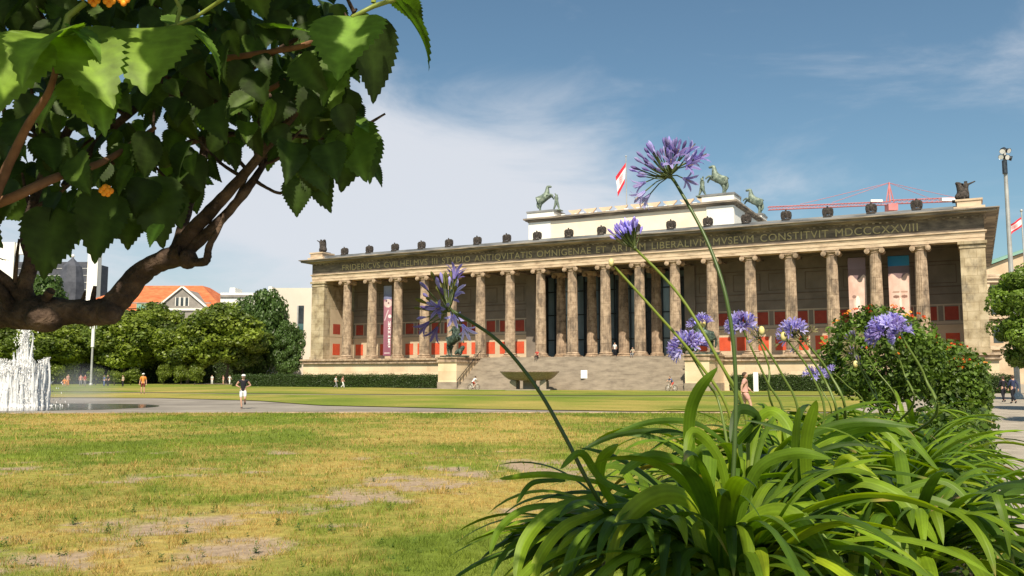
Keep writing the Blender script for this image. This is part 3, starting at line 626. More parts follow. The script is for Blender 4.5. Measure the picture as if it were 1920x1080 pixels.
def person(loc, rz, label, h=1.75, pose='stand', top=None, bottom=None, hair='hair', hat=None, shoes=None, sleeve='short', legs='short', group=None, detail=True, bag=None, sub=1, slim=1.):
    k = h / 1.75
    P = dict(pel=(0, 0, .94), wa=(0, 0, 1.08), ch=(0, -.01, 1.30), nb=(0, 0, 1.45), nk=(0, 0, 1.52), sl=(-.19, 0, 1.42), sr=(.19, 0, 1.42),
             el=(-.25, .02, 1.14), er=(.25, .02, 1.14), wl=(-.27, -.06, .89), wr=(.27, -.06, .89), hl=(-.10, 0, .90), hr=(.10, 0, .90),
             kl=(-.11, -.01, .49), kr=(.11, -.01, .49), al=(-.12, .02, .09), ar=(.12, .02, .09), tl=(-.13, -.15, .035), tr=(.13, -.15, .035), hd=(0, -.02, 1.635))
    if pose == 'walk': P.update(kl=(-.10, -.20, .52), al=(-.10, -.26, .10), tl=(-.10, -.43, .05), kr=(.10, .02, .48), ar=(.10, .32, .16), tr=(.10, .24, .04), el=(-.24, .13, 1.16), wl=(-.24, .14, .92), er=(.24, -.07, 1.15), wr=(.23, -.25, .98))
    if pose == 'jog': P.update(kl=(-.09, -.05, .48), al=(-.05, -.03, .08), tl=(-.06, -.2, .03), kr=(.10, -.12, .52), ar=(.09, .25, .32), tr=(.10, .22, .2), el=(-.36, .10, 1.20), wl=(-.22, -.16, 1.14), er=(.36, .10, 1.20), wr=(.22, -.16, 1.14), sl=(-.2, 0, 1.43), sr=(.2, 0, 1.43))
    if pose == 'hips': P.update(el=(-.38, .06, 1.18), wl=(-.2, -.03, 1.02), er=(.38, .06, 1.18), wr=(.2, -.03, 1.02))
    if pose == 'sit': P.update(pel=(0, 0, .5), wa=(0, .0, .65), ch=(0, -.03, .88), nb=(0, -.04, 1.03), nk=(0, -.05, 1.09), sl=(-.19, -.04, 1.0), sr=(.19, -.04, 1.0), el=(-.26, -.16, .76), er=(.26, -.16, .76), wl=(-.14, -.4, .66), wr=(.14, -.4, .66), hl=(-.1, 0, .5), hr=(.1, 0, .5), kl=(-.14, -.44, .53), kr=(.14, -.44, .53), al=(-.13, -.45, .09), ar=(.13, -.45, .09), tl=(-.14, -.62, .04), tr=(.14, -.62, .04), hd=(0, -.08, 1.21))
    if pose == 'cycle': P.update(pel=(0, .15, .95), wa=(0, .08, 1.07), ch=(0, -.1, 1.25), nb=(0, -.2, 1.37), nk=(0, -.23, 1.43), sl=(-.18, -.17, 1.34), sr=(.18, -.17, 1.34), el=(-.24, -.36, 1.16), er=(.24, -.36, 1.16), wl=(-.24, -.56, 1.06), wr=(.24, -.56, 1.06), hl=(-.1, .13, .92), hr=(.1, .13, .92), kl=(-.12, -.22, .72), kr=(.12, -.14, .62), al=(-.12, -.02, .38), ar=(.12, .06, .18), tl=(-.12, -.17, .34), tr=(.12, -.09, .13), hd=(0, -.29, 1.53))
    P = {a: tuple(c * k for c in b) for a, b in P.items()}
    T = empty('person', loc, rz); tag(T, label, 'person', group)
    names = ['pel', 'wa', 'ch', 'nb', 'nk', 'sl', 'el', 'wl', 'sr', 'er', 'wr', 'hl', 'kl', 'al', 'tl', 'hr', 'kr', 'ar', 'tr']
    rad = dict(pel=(.14, .11), wa=(.125, .095), ch=(.155, .105), nb=(.09, .08), nk=(.055, .055), sl=.062, sr=.062, el=.042, er=.042, wl=.028, wr=.028, hl=.088, hr=.088, kl=.058, kr=.058, al=.04, ar=.04, tl=.034, tr=.034)
    def nd(n, g=0., f=1.): r = rad[n]; r = (r, r) if not isinstance(r, tuple) else r; return (*P[n], (r[0] * k * f + g) * slim, (r[1] * k * f + g) * slim)
    ix = {n: i for i, n in enumerate(names)}
    E = [('pel', 'wa'), ('wa', 'ch'), ('ch', 'nb'), ('nb', 'nk'), ('nb', 'sl'), ('sl', 'el'), ('el', 'wl'), ('nb', 'sr'), ('sr', 'er'), ('er', 'wr'), ('pel', 'hl'), ('hl', 'kl'), ('kl', 'al'), ('al', 'tl'), ('pel', 'hr'), ('hr', 'kr'), ('kr', 'ar'), ('ar', 'tr')]
    parts = [skin_mesh('body', [nd(n) for n in names], [(ix[a], ix[b]) for a, b in E], M['skin'], sub), head_mesh(P['hd'], .235 * k)]
    if detail:
        for a, b, sd_ in (('el', 'wl', 1), ('er', 'wr', -1)):
            for nn, ee in hand_nodes(P[b], Vector(P[b]) - Vector(P[a]), k, sd_): parts.append(skin_mesh('hand', nn, ee, M['skin'], 1))
    meshobj('body', join_meshes('body', parts, M['skin']), T)
    def garment(name, ns, es, g, mat, cut=None):
        idx = {n: i for i, n in enumerate(ns)}; nodes = []
        for n in ns:
            if isinstance(n, tuple):      # (a, b, t): a point part of the way along a limb
                a, b, t = n; pa, pb = Vector(P[a]), Vector(P[b]); ra, rb = nd(a, g), nd(b, g); p = pa.lerp(pb, t); nodes.append((*p, ra[3] * (1 - t) + rb[3] * t, ra[4] * (1 - t) + rb[4] * t))
            else: nodes.append(nd(n, g))
        me = skin_mesh(name, nodes, [(idx[a], idx[b]) for a, b in es], mat, sub)
        if me: meshobj(name, me, T)
    if top:
        ns = ['wa', 'ch', 'nb', 'pel', ('pel', 'wa', -.35)]; es = [('wa', 'ch'), ('ch', 'nb'), ('wa', 'pel'), ('pel', ('pel', 'wa', -.35))]
        for s_ in 'lr':
            e_ = ('s' + s_, 'e' + s_, .15 if sleeve == 'none' else .75 if sleeve == 'short' else 1.0)
            ns += ['s' + s_, e_]; es += [('nb', 's' + s_), ('s' + s_, e_)]
            if sleeve == 'long': w_ = ('e' + s_, 'w' + s_, .92); ns.append(w_); es.append((e_, w_))
        garment('shirt', ns, es, .014, top)
    if bottom:
        ns = ['pel', ('pel', 'wa', .8)]; es = [('pel', ('pel', 'wa', .8))]
        for s_ in 'lr':
            ns.append('h' + s_); es.append(('pel', 'h' + s_))
            if legs == 'short': e_ = ('h' + s_, 'k' + s_, .85); ns.append(e_); es.append(('h' + s_, e_))
            else: e_ = ('k' + s_, 'a' + s_, .93); ns += ['k' + s_, e_]; es += [('h' + s_, 'k' + s_), ('k' + s_, e_)]
        garment('shorts' if legs == 'short' else 'trousers', ns, es, .02, bottom)
    for s_ in 'lr':
        n_ = [('k' + s_, 'a' + s_, .92), 'a' + s_, 't' + s_]; garment('shoe', n_, [(n_[0], n_[1]), (n_[1], n_[2])], .012, shoes or M['shoe'])
    hd = Vector(P['hd']); hm = MB(); q = .125 * k
    hm.ball((hd.x, hd.y + .018 * k, hd.z + .03 * k), q, 16, 0, (.80, .93, .86)); v = hm.v[0]
    fr = (v[:, 1] < hd.y - .03 * k) & (v[:, 2] < hd.z + .06 * k); v[fr, 1] = hd.y - .03 * k; hm.build('hair', M[hair], T, smooth=True)
    if hat:
        hm = MB(); hm.ball((hd.x, hd.y + .005, hd.z + .07 * k), .118 * k, 14, 0, (.95, 1.08, .62)); hm.box(-.075 * k, .075 * k, hd.y - .22 * k, hd.y - .08 * k, hd.z + .055 * k, hd.z + .068 * k); hm.build('cap', hat, T, smooth=False)
    if bag:
        m = MB(); m.ball(tuple(Vector(P['ch']) + Vector((0, .19 * k, -.02))), .17 * k, 12, 0, (.9, .6, 1.2)); m.build('backpack', bag, T, smooth=True)
    return T
M['shoe'] = cloth('dark shoe leather', (.05, .045, .045))
def horse_nodes(rear=0., turn=0.):
    """horse facing +x, about 1.6 m at the withers; rear = pitch in radians about the hind feet"""
    N_ = dict(rump=(-.70, 0, 1.30, .27), back=(-.25, 0, 1.27, .27), chest=(.35, 0, 1.25, .29), wither=(.50, 0, 1.42, .22), n1=(.78, 0, 1.72, .15), n2=(.98, 0, 2.02, .12), poll=(1.08, 0, 2.12, .11), muz=(1.38, 0, 1.86, .075), nos=(1.47, 0, 1.78, .055),
              hk1=(-.66, .17, .98, .17), hh1=(-.86, .17, .58, .075), hp1=(-.80, .17, .12, .05), hf1=(-.74, .17, .05, .06), hk2=(-.62, -.17, .98, .17), hh2=(-.78, -.17, .58, .075), hp2=(-.68, -.17, .12, .05), hf2=(-.62, -.17, .05, .06),
              s1=(.42, .16, 1.05, .13), s2=(.42, -.16, 1.05, .13), t1=(-.95, 0, 1.32, .06), t2=(-1.15, 0, 1.0, .08), t3=(-1.2, 0, .6, .05))
    fl = dict(fk1=(.52, .16, .68, .07), ff1=(.5, .16, .12, .045), fo1=(.53, .16, .05, .055), fk2=(.52, -.16, .68, .07), ff2=(.5, -.16, .12, .045), fo2=(.53, -.16, .05, .055))
    if rear: fl = dict(fk1=(.86, .16, .95, .075), ff1=(.90, .16, .55, .05), fo1=(.80, .16, .47, .055), fk2=(.92, -.16, 1.12, .075), ff2=(1.12, -.16, .78, .05), fo2=(1.05, -.16, .66, .055))
    N_.update(fl)
    E = [('rump', 'back'), ('back', 'chest'), ('chest', 'wither'), ('wither', 'n1'), ('n1', 'n2'), ('n2', 'poll'), ('poll', 'muz'), ('muz', 'nos'), ('rump', 'hk1'), ('hk1', 'hh1'), ('hh1', 'hp1'), ('hp1', 'hf1'), ('rump', 'hk2'), ('hk2', 'hh2'), ('hh2', 'hp2'), ('hp2', 'hf2'), ('chest', 's1'), ('s1', 'fk1'), ('fk1', 'ff1'), ('ff1', 'fo1'), ('chest', 's2'), ('s2', 'fk2'), ('fk2', 'ff2'), ('ff2', 'fo2'), ('rump', 't1'), ('t1', 't2'), ('t2', 't3')]
    hip = Vector((-.66, 0, .95)); rot = Matrix.Rotation(-rear, 3, 'Y')
    keep = {'hh1', 'hp1', 'hf1', 'hh2', 'hp2', 'hf2'}
    for n in list(N_):
        if n not in keep: p = rot @ (Vector(N_[n][:3]) - hip) + hip; N_[n] = (*p, N_[n][3])
    ks = list(N_); ks.remove('back'); ks.insert(0, 'back'); ix = {n: i for i, n in enumerate(ks)}
    return [N_[n] for n in ks], [(ix[a], ix[b]) for a, b in E]
def man_nodes(o, k=1., armr=(.55, 0, .35), arml=(-.3, .1, -.55), stride=.25, ride=False, yaw=0.):
    """nude statue figure, feet at o"""
    P = [(0, 0, .95, .13), (0, 0, 1.12, .12), (0, 0, 1.32, .15), (0, 0, 1.47, .08), (0, 0, 1.55, .06), (0, -.02, 1.66, .10), (0, -.02, 1.72, .09),
         (.19, 0, 1.42, .065), (.19 + armr[0] * .5, armr[1] * .5, 1.42 + armr[2] * .5, .05), (.19 + armr[0], armr[1], 1.42 + armr[2], .035), (-.19, 0, 1.42, .065), (-.19 + arml[0] * .5, arml[1] * .5, 1.42 + arml[2] * .5, .05), (-.19 + arml[0], arml[1], 1.42 + arml[2], .035)]
    if ride: P += [(.22, -.15, .78, .09), (.27, -.1, .4, .05), (.28, -.2, .33, .04), (-.22, -.15, .78, .09), (-.27, -.1, .4, .05), (-.28, -.2, .33, .04)]
    else: P += [(.12, -stride * .5, .5, .075), (.14, -stride, .08, .045), (.14, -stride - .14, .04, .04), (-.12, stride * .3, .5, .075), (-.14, stride, .08, .045), (-.14, stride - .14, .04, .04)]
    E = [(0, 1), (1, 2), (2, 3), (3, 4), (4, 5), (5, 6), (3, 7), (7, 8), (8, 9), (3, 10), (10, 11), (11, 12), (0, 13), (13, 14), (14, 15), (0, 16), (16, 17), (17, 18)]
    rot = Matrix.Rotation(yaw, 3, 'Z'); return [(*(rot @ (Vector(p[:3]) * k) + Vector(o)), p[3] * k) for p in P], E
def tamer(name, loc, rz, s, label, flip=1):
    T = empty(name, loc, rz); T.scale = (s * flip, s, s); tag(T, label, 'statue', 'horse tamer statues on the roof block')
    m = MB(); m.box(-1.3, 1.9, -.55, .55, 0, .1); m.build('base', M['bronze_lt'], T)
    n, e = horse_nodes(.55); meshobj('horse', skin_mesh('horse', [(x, y, z + .08, r) for x, y, z, r in n], e, M['bronze_lt'], fat=1.8), T)
    n, e = man_nodes((1.35, -.1, .08), 1.05, (-.35, .1, .45), (.35, -.1, -.5), .3, yaw=R(70)); meshobj('man', skin_mesh('man', n, e, M['bronze_lt'], fat=1.8), T)
    return T
zt2 = 25.1 + 1.75
tamer('horse_tamer_statue', muv(-13.4, 15.3, zt2), -MUS_A, 1.35, 'green bronze horse tamer on the left corner plinth of the roof block')
tamer('horse_tamer_statue', muv(13.1, 15.3, zt2), -MUS_A, 1.45, 'green bronze horse tamer on the right corner plinth of the roof block', -1)
tamer('horse_tamer_statue', muv(14.1, 33.6, zt2), -MUS_A, 1.45, 'green bronze horse tamer at the far rear corner of the roof block', -1)

def eagles():
    m = MB()
    m.box(-.42, .42, -.3, .3, 0, .16)
    nodes = [(0, 0, .55, .24, .22), (0, -.04, .82, .2), (0, -.06, 1.0, .11), (0, -.08, 1.14, .1), (0, -.2, 1.13, .045), (0, .08, .25, .16)]
    b = skin_mesh('e', nodes, [(0, 1), (1, 2), (2, 3), (3, 4), (0, 5)], M['eagle'])
    v = np.empty(len(b.vertices) * 3); b.vertices.foreach_get('co', v); m.add(v.reshape(-1, 3), [tuple(p.vertices) for p in b.polygons])
    for s in (-1, 1):
        pr = [(.12, 1.0), (.34, 1.02), (.52, .86), (.55, .5), (.48, .12), (.3, .14), (.16, .3)]; k = len(pr)
        vv = [(s * x, y + .1 * x, z) for y in (-.12, .16) for x, z in pr]
        m.add(vv, [tuple(range(k)), tuple(range(k, 2 * k))[::-1]] + [(j, k + j, k + (j + 1) % k, (j + 1) % k) for j in range(k)])
        for q in range(3): m.box(*sorted((s * (.2 + q * .11), s * (.27 + q * .11))), -.17, -.12, .2 + .05 * q, .85)
        m.tube([(s * .12, -.12, .32), (s * .13, -.2, .16)], .05, 6)
    me = m.mesh('eagle', M['eagle'])
    for i in range(18):
        o = meshobj('eagle_statue', me); o.location = muv((i - 8.5) * SP - .15, -.75, ZC + .5); o.rotation_euler = (0, 0, -MUS_A); o.scale = (1.12, 1.1, 1.08)
        tag(o, 'blackened stone eagle on the roof edge above the %s column from left' % ORD[i], 'eagle statue', 'eagles along the museum roof edge')
eagles()
def corner_statue(u, label, mirror):
    T = empty('corner_statue', muv(u, -.1, ZC + 1.15), -MUS_A); T.scale = (mirror * 1.12, 1.1, 1); tag(T, label, 'statue', 'dark statue groups on the roof corners')
    m = MB(); m.box(-1, 1, -.6, .6, 0, .12); m.build('base', M['eagle'], T)
    n, e = man_nodes((-.25, 0, .1), 1.22, (.35, 0, .25), (-.5, .1, .25), .3); meshobj('figure', skin_mesh('figure', n, e, M['eagle'], fat=1.5), T)
    n = [(.1, 0, .8, .33), (-.1, 0, .45, .4), (.45, 0, .55, .33), (.15, 0, 1.25, .3), (.35, -.05, 1.7, .22), (.5, -.2, 2.05, .16), (.62, -.35, 1.95, .09), (-.5, .1, .35, .25), (.7, -.2, .3, .18), (-.2, 0, 1.4, .3)]
    meshobj('drapery', skin_mesh('drapery', n, [(0, 1), (0, 2), (0, 3), (3, 4), (4, 5), (5, 6), (1, 7), (2, 8), (3, 9)], M['eagle'], fat=1.35), T)
corner_statue(-44.4, 'dark statue group on pedestal at the left end of the museum roof', 1)
corner_statue(43.9, 'dark statue group on pedestal at the right end of the museum roof', -1)
def cheek_statue(u, label, mirror, kind):
    T = empty('rider_statue', muv(u, -6.2, ZF), -MUS_A + R(-20) * mirror); T.scale = (1.5 * mirror, 1.5, 1.5); tag(T, label, 'statue', 'bronze riders beside the stairs')
    m = MB(); m.box(-1.3, 1.1, -.7, .7, 0, .14); m.build('base', M['bronze'], T)
    n, e = horse_nodes(.42); meshobj('horse', skin_mesh('horse', [(x, y, z + .1, r) for x, y, z, r in n], e, M['bronze'], fat=1.45), T)
    n, e = man_nodes((-.25, 0, 1.05), 1., (.15, -.1, .55), (-.3, .1, -.3), ride=True, yaw=R(90)); meshobj('rider', skin_mesh('rider', n, e, M['bronze'], fat=1.45), T)
    m = MB(); m.tube([(-.3, -.42, 3.1), (.95, -.5, 1.5)], .03, 6); m.build('spear', M['bronze'], T)
    n = [(.75, -.1, .5, .2), (.45, -.2, .5, .17), (1.0, 0, .75, .15), (1.1, 0, .95, .12), (.95, -.1, .2, .07), (.4, -.35, .2, .07), (.9, .15, 1.0, .06), (.25, -.3, .35, .05)]
    meshobj('panther' if kind == 'panther' else 'lion', skin_mesh('beast', n, [(0, 1), (0, 2), (2, 3), (0, 4), (1, 5), (2, 6), (1, 7)], M['bronze'], fat=1.3), T)
cheek_statue(-16.5, 'dark green bronze rider on rearing horse on the left stair block', 1, 'panther')
cheek_statue(16.5, 'dark bronze rider on rearing horse on the right stair block, behind violet flowers', -1, 'lion')

# ------------------------------------------------------------------ banners, boards, flags, bowl
def banner(px0, px1, pyt, pyb, v, paint, label):
    u0, _, zt = mpl((px0), pyt, v); u1 = mpl(px1, pyt, v)[0]; zb = mpl(px0, pyb, v)[2]
    nx, nz = 40, 200; m = MB()
    U = np.linspace(0, 1, nx); Z = np.linspace(0, 1, nz); A, B = np.meshgrid(U, Z)
    P = np.c_[(u0 + (u1 - u0) * A).ravel() , (v + .04 * np.sin(A * 5 + B * 4)).ravel(), (zb + (zt - zb) * B).ravel()]
    C = paint(A.ravel(), B.ravel())
    f = [(j * nx + i, j * nx + i + 1, (j + 1) * nx + i + 1, (j + 1) * nx + i) for j in range(nz - 1) for i in range(nx - 1)]
    m.add(P, f, 0, C); o = m.build('banner', M['paint'], color=True); o.location = (MUS_O.x, MUS_O.y, 0); o.rotation_euler = (0, 0, -MUS_A)
    tag(o, label, 'banner', 'exhibition banners between the columns')
    md = o.modifiers.new('thick', 'SOLIDIFY'); md.thickness = .01
    b = MB(); b.tube([(u0 - .1, v, zt + .03), (u1 + .1, v, zt + .03)], .04, 6); b.tube([(u0 - .1, v, zb - .03), (u1 + .1, v, zb - .03)], .04, 6); b.build('banner_rod', M['steel'], o)
    return o
def lerp(a, b, t): return np.array(a) * (1 - t)[:, None] + np.array(b) * t[:, None]
def sm(x, a, b): t = np.clip((x - a) / (b - a), 0, 1); return t * t * (3 - 2 * t)
GLY = {'A': '010101101111101101', 'N': '101111111111101101', 'T': '111010010010010010', 'I': '111010010010010111', 'K': '101101110110101101', 'E': '111100110100100111', 'W': '101101101111111101', 'L': '100100100100100111'}
def paint_purple(a, b):
    c = lerp((.26, .10, .15), (.38, .17, .22), sm(b, .0, .75)); top = b > .80
    c[top] = lerp((.16, .17, .30), (.30, .32, .44), sm(b[top], .8, 1))
    d = np.hypot((a - .55) / .5, (b - .745) / .06); k = d < 1; c[k] = (.62, .48, .46)
    for (x, y, r, col) in ((.35, .78, .12, (.1, .05, .08)), (.62, .75, .10, (.15, .08, .1)), (.8, .56, .2, (.75, .68, .68)), (.62, .70, .12, (.72, .6, .58))):
        k = np.hypot((a - x) / r, (b - y) / (r * .13)) < 1; c[k] = col
    k = (np.abs(a - .3 - (b - .55) * 3.2) < .07) & (b > .5) & (b < .65); c[k] = (.6, .48, .5)
    # white upright lettering running up the right side, and a small line at the foot
    word = 'ANTIKE'; y0 = .12; hgt = .055
    for q, ch in enumerate(word):
        g = GLY[ch]; bb = (b - y0 - q * hgt * 1.15) / hgt; aa = (a - .62) / .3
        inside = (aa >= 0) & (aa < 1) & (bb >= 0) & (bb < 1)
        col = np.clip((bb * 3).astype(int), 0, 2); row = np.clip((aa * 6).astype(int), 0, 5)       # rotated a quarter turn
        on = np.array([int(x) for x in g])[row * 3 + col] == 1; c[inside & on] = (.8, .78, .78)
    k = (b > .035) & (b < .045) & (a > .15) & (a < .85); c[k] = (.75, .7, .7); return c
def paint_face(seed, bluetop):
    def f(a, b):
        n = fbm(a * 3, b * 9, seed, 4); c = lerp((.62, .40, .33), (.80, .60, .52), np.clip((n - .3) * 2, 0, 1))
        hair = b > .76 + .03 * np.sin(a * 9); c[hair] = (.20, .13, .14)
        if bluetop: k = b > .88; c[k] = lerp((.01, .12, .24), (.03, .18, .30), a[k]); k = (b > .80) & (b < .88); c[k] = (.13, .09, .10)
        else: k = b > .86; c[k] = (.22, .15, .17)
        if bluetop:
            for x in (.33, .72):
                k = np.hypot((a - x) / .15, (b - .52) / .018) < 1; c[k] = (.25, .14, .11); k = np.hypot((a - x) / .18, (b - .575) / .012) < 1; c[k] = (.42, .26, .2)
            k = np.hypot((a - .53) / .05, (b - .45) / .06) < 1; c[k] = (.88, .70, .62); k = np.hypot((a - .53) / .16, (b - .36) / .014) < 1; c[k] = (.55, .25, .22)
        else:
            k = np.hypot((a - .30) / .12, (b - .53) / .02) < 1; c[k] = (.3, .18, .15); k = np.hypot((a - .5) / .13, (b - .45) / .09) < 1; c[k] = (.90, .78, .68); k = (a < .28) & (b < .5); c[k] = c[k] * .75
            k = np.hypot((a - .45) / .14, (b - .33) / .016) < 1; c[k] = (.55, .25, .22)
        return c
    return f
banner(720, 734.5, 536, 667, 1.3, paint_purple, 'narrow mauve banner with white upright lettering behind the third column')
banner(1589, 1622, 484, 640, 1.5, paint_face(4, False), 'pink toned portrait banner left of the seventeenth column')
banner(1664, 1704, 481, 640, 1.5, paint_face(9, True), 'portrait banner with dark blue top right of the seventeenth column')

def board(name, px0, px1, pyt, D, zb, label):
    p = at(px0, pyt, D); q = at(px1, pyt, D); w = q.x - p.x; T = empty(name, ((p.x + q.x) / 2, D, zb)); tag(T, label, 'sign board')
    h = p.z - zb; m = MB(); m.box(-w / 2, w / 2, -.06, .06, .06, h); m.build('panel', M['white'], T)
    m = MB(); m.box(-w / 2 - .02, w / 2 + .02, -.2, .2, 0, .06); m.build('foot', M['mast'], T)
p = mpl(1095, 710, -6.3); q = muv(p[0], -6.3); zst = ZF / 21 * (int((-6.3 + 8.2) / .31) + 1)
board('sign_board', 1089, 1101, 694, q.y, zst, 'small blank white board standing on the museum steps')
board('sign_pillar', 1412, 1421, 698, 96.5, 0, 'tall narrow white pillar sign in front of the right hedge')

def bowl():
    c = at(993, 700, 104.); c.z = 0; T = empty('granite_bowl', c, R(-8)); tag(T, 'huge shallow granite bowl on stone blocks before the museum steps', 'stone bowl')
    m = MB(); m.lathe((0, 0, 0), [(.4, 1.15), (2.0, 1.17), (2.5, 1.3), (3.0, 1.65), (3.3, 1.98), (3.45, 2.12), (3.5, 2.16), (3.5, 2.26), (3.38, 2.28), (3.2, 2.1), (2.6, 1.6), (1.8, 1.35), (.4, 1.3)], 64); m.build('basin', M['granite'], T, smooth=False)
    for x in (-1.75, 1.75):
        for y in (-1.3, 1.3):
            m = MB(); m.box(x - .38, x + .38, y - .45, y + .45, 0, 1.1); m.box(x - .3, x + .3, y - .3, y + .3, 1.1, 1.3); m.build('support_block', M['steps'], T)
    m = MB(); m.box(-2.6, 2.6, -2.1, 2.1, 0, .18); m.box(-.7, .7, -.7, .7, .18, 1.14); m.build('plinth', M['steps'], T)
bowl()
def flag(px, pyb, pyt, D, pts, label, name='flag', base=None):
    p0 = base if base is not None else at(px, pyb, D); p1 = at(px, pyt, D); T = empty(name, p0); tag(T, label, 'flag')
    h = p1.z - p0.z; m = MB(); m.tube([(0, 0, 0), (0, 0, h)], [.09, .06], 8); m.ball((0, 0, h), .14, 8); m.build('pole', M['mast'], T)
    nx, nz = 26, 30; V = []; C = []
    for j in range(nz):
        for i in range(nx):
            a = i / (nx - 1); b = j / (nz - 1)
            x, z = pts(a, b); V.append((x, .25 * math.sin(a * 9 + b * 3) * a, z + h)); red = b < .22 or b > .78
            cross = abs(a - .5) < .2 and abs(b - .5) < .22 and (int(a * 23) + int(b * 19)) % 2 == 0
            C.append((.62, .03, .05) if red or cross else (.82, .80, .80))
    m = MB(); m.add(V, [(j * nx + i, j * nx + i + 1, (j + 1) * nx + i + 1, (j + 1) * nx + i) for j in range(nz - 1) for i in range(nx - 1)], 0, np.array(C)); o = m.build('cloth', M['paint'], T, smooth=True, color=True)
bp = muv(mpl(1175, 385, 21)[0], 21, 25.7)
flag(1171, 385, 293, bp.y, lambda a, b: (-.05 - a * 1.6 * (1 - .3 * b) - b * .2, -1.0 - b * 3.2 - a * 2.2), 'red and white striped flag hanging from a pole on the museum roof block', base=bp)
fp = gnd(1935, 741)
flag(1936, 700, 395, fp.y, lambda a, b: (-.05 - a * 1.3, -.6 - b * .9 - a * .9), 'red and white flag on a pole at the right edge beside the lamp mast', base=fp)

# ------------------------------------------------------------------ hedges, trees
def leaf_cloud(P, Nrm, size, col, jit=.25, cj=.3):
    """one rhombic leaf face per point, roughly facing Nrm"""
    n = len(P); a = rng.normal(size=(n, 3)); nn = Nrm + rng.normal(size=(n, 3)) * jit * 2; nn /= np.linalg.norm(nn, axis=1)[:, None] + 1e-9
    t = np.cross(nn, a); t /= np.linalg.norm(t, axis=1)[:, None] + 1e-9; b = np.cross(nn, t); s = (size * rng.uniform(.6, 1.3, n))[:, None]
    V = np.empty((n, 4, 3)); V[:, 0] = P - t * s; V[:, 1] = P + b * s * .62; V[:, 2] = P + t * s; V[:, 3] = P - b * s * .62
    c = np.array(col) * rng.uniform(1 - cj, 1 + cj, n)[:, None] if np.ndim(col) == 1 else col * rng.uniform(1 - cj, 1 + cj, n)[:, None]
    return V.reshape(-1, 3), np.repeat(c, 4, 0)
def crown_mesh(name, rx, ry, rz, nb, nl, size, col, seed, low=-1., br=(.28, .42), col2=None):
    r_ = np.random.default_rng(seed); V = []; C = []
    for i in range(nb):
        d = r_.normal(size=3); d /= np.linalg.norm(d)
        if d[2] < low: d[2] = abs(d[2]) * .3
        q = r_.uniform(.45, .86) ** .7; c = d * q * np.array((rx, ry, rz)); R_ = r_.uniform(*br) * min(rx, rz)
        k = int(nl * r_.uniform(.6, 1.4)); e = r_.normal(size=(k, 3)); e /= np.linalg.norm(e, axis=1)[:, None]
        P = c + e * R_ * (r_.uniform(.6, 1.08, k) ** .5)[:, None] * np.array((1.1, 1.1, .8)); cc = np.array(col) if col2 is None or r_.random() < .6 else np.array(col2)
        v, cl = leaf_cloud(P, e, size, cc * r_.uniform(.8, 1.25)); V.append(v); C.append(cl)
    return fast_mesh(name, np.concatenate(V), 4, M['leaf'], np.concatenate(C))
def trunk_mesh(h, r, top, seed, nb=7, spread=2.):
    rd = random.Random(seed); m = MB(); m.tube([(0, 0, -.05), (0, 0, h * .4), (.05 * h, 0, h * .8), (.02 * h, .03 * h, top)], [r * 1.3, r, r * .8, r * .25], 10, rough=.08)
    for i in range(nb):
        a = rd.uniform(0, 6.28); z = rd.uniform(h * .75, top * .75); l = rd.uniform(.6, 1) * spread
        m.tube([(0.03 * h, 0, z), (math.cos(a) * l * .5, math.sin(a) * l * .5, z + l * .45), (math.cos(a) * l, math.sin(a) * l, z + l * .75)], [r * .45, r * .25, r * .08], 6, rough=.08)
    return m.mesh('trunk', M['trunk'], True)
LIME = (.17, .22, .025); LIME2 = (.095, .135, .02); OAK = (.065, .115, .025)
crowns = [crown_mesh('crown', 6.0, 5., 6.2, 95, 260, .30, LIME, 100 + i, low=-.95, br=(.2, .34), col2=LIME2) for i in range(4)]
SHRUB = crown_mesh('foliage', 1., 1., 1., 26, 90, .09, (.13, .17, .02), 177, low=-.6, br=(.3, .5))
oakc = [crown_mesh('crown', 6.0, 5., 7.4, 70, 300, .32, OAK, 200 + i, low=-.9, br=(.22, .36)) for i in range(2)]
trm = trunk_mesh(4.5, .26, 11, 5, 8, 4.)
def big_tree(px, D, top_px, crown, wid, label, low=2.0, trunk=None):
    g = at(px, 702, D); top = at(px, top_px, D).z; T = empty('tree', (g.x, D, 0), random.uniform(0, 6)); tag(T, label, 'tree', 'trees along the far left side of the lawn')
    c = meshobj('crown', crown, T); rz = (top - low) / 2; c.location = (0, 0, low + rz); c.scale = (wid / 6., wid / 6., rz / 6.6); meshobj('trunk', trm, T); return T
tl = [(-90, 168, 590, 0, 8., 'leafy tree past the left edge, behind the fountain'), (15, 172, 588, 1, 7.5, 'green tree directly behind the tall fountain plume'), (90, 166, 600, 2, 7, 'green tree just right of the fountain plume'),
      (150, 176, 592, 3, 7, 'green tree left of the pale lamp post among the far trees'), (232, 170, 574, 0, 7.5, 'broad green tree right of the pale lamp post'), (300, 178, 566, 1, 7.5, 'tall green tree in front of the orange roof'),
      (352, 168, 598, 2, 6.5, 'lower green tree in front of the grey gable'), (425, 166, 566, 3, 7.5, 'bright green tree between the grey gable and the dark oak')]
for px, D, tp, ci, w, lb in tl: big_tree(px, D, tp, crowns[ci], w, lb)
big_tree(497, 176, 545, oakc[0], 4.6, 'tall dark green tree beside the white modern building', low=1.5)
big_tree(455, 184, 560, oakc[1], 4.0, 'dark green tree behind the bright green one near the white building')
big_tree(540, 172, 606, oakc[1], 3.3, 'smaller dark green tree touching the left end of the museum', low=1.2)
big_tree(70, 200, 520, oakc[0], 7.5, 'tree rising above the others at far left, seen under the lantana trunk', low=3)
big_tree(112, 190, 578, crowns[2], 5.5, 'light green tree peaking before the orange roof at far left', low=3)
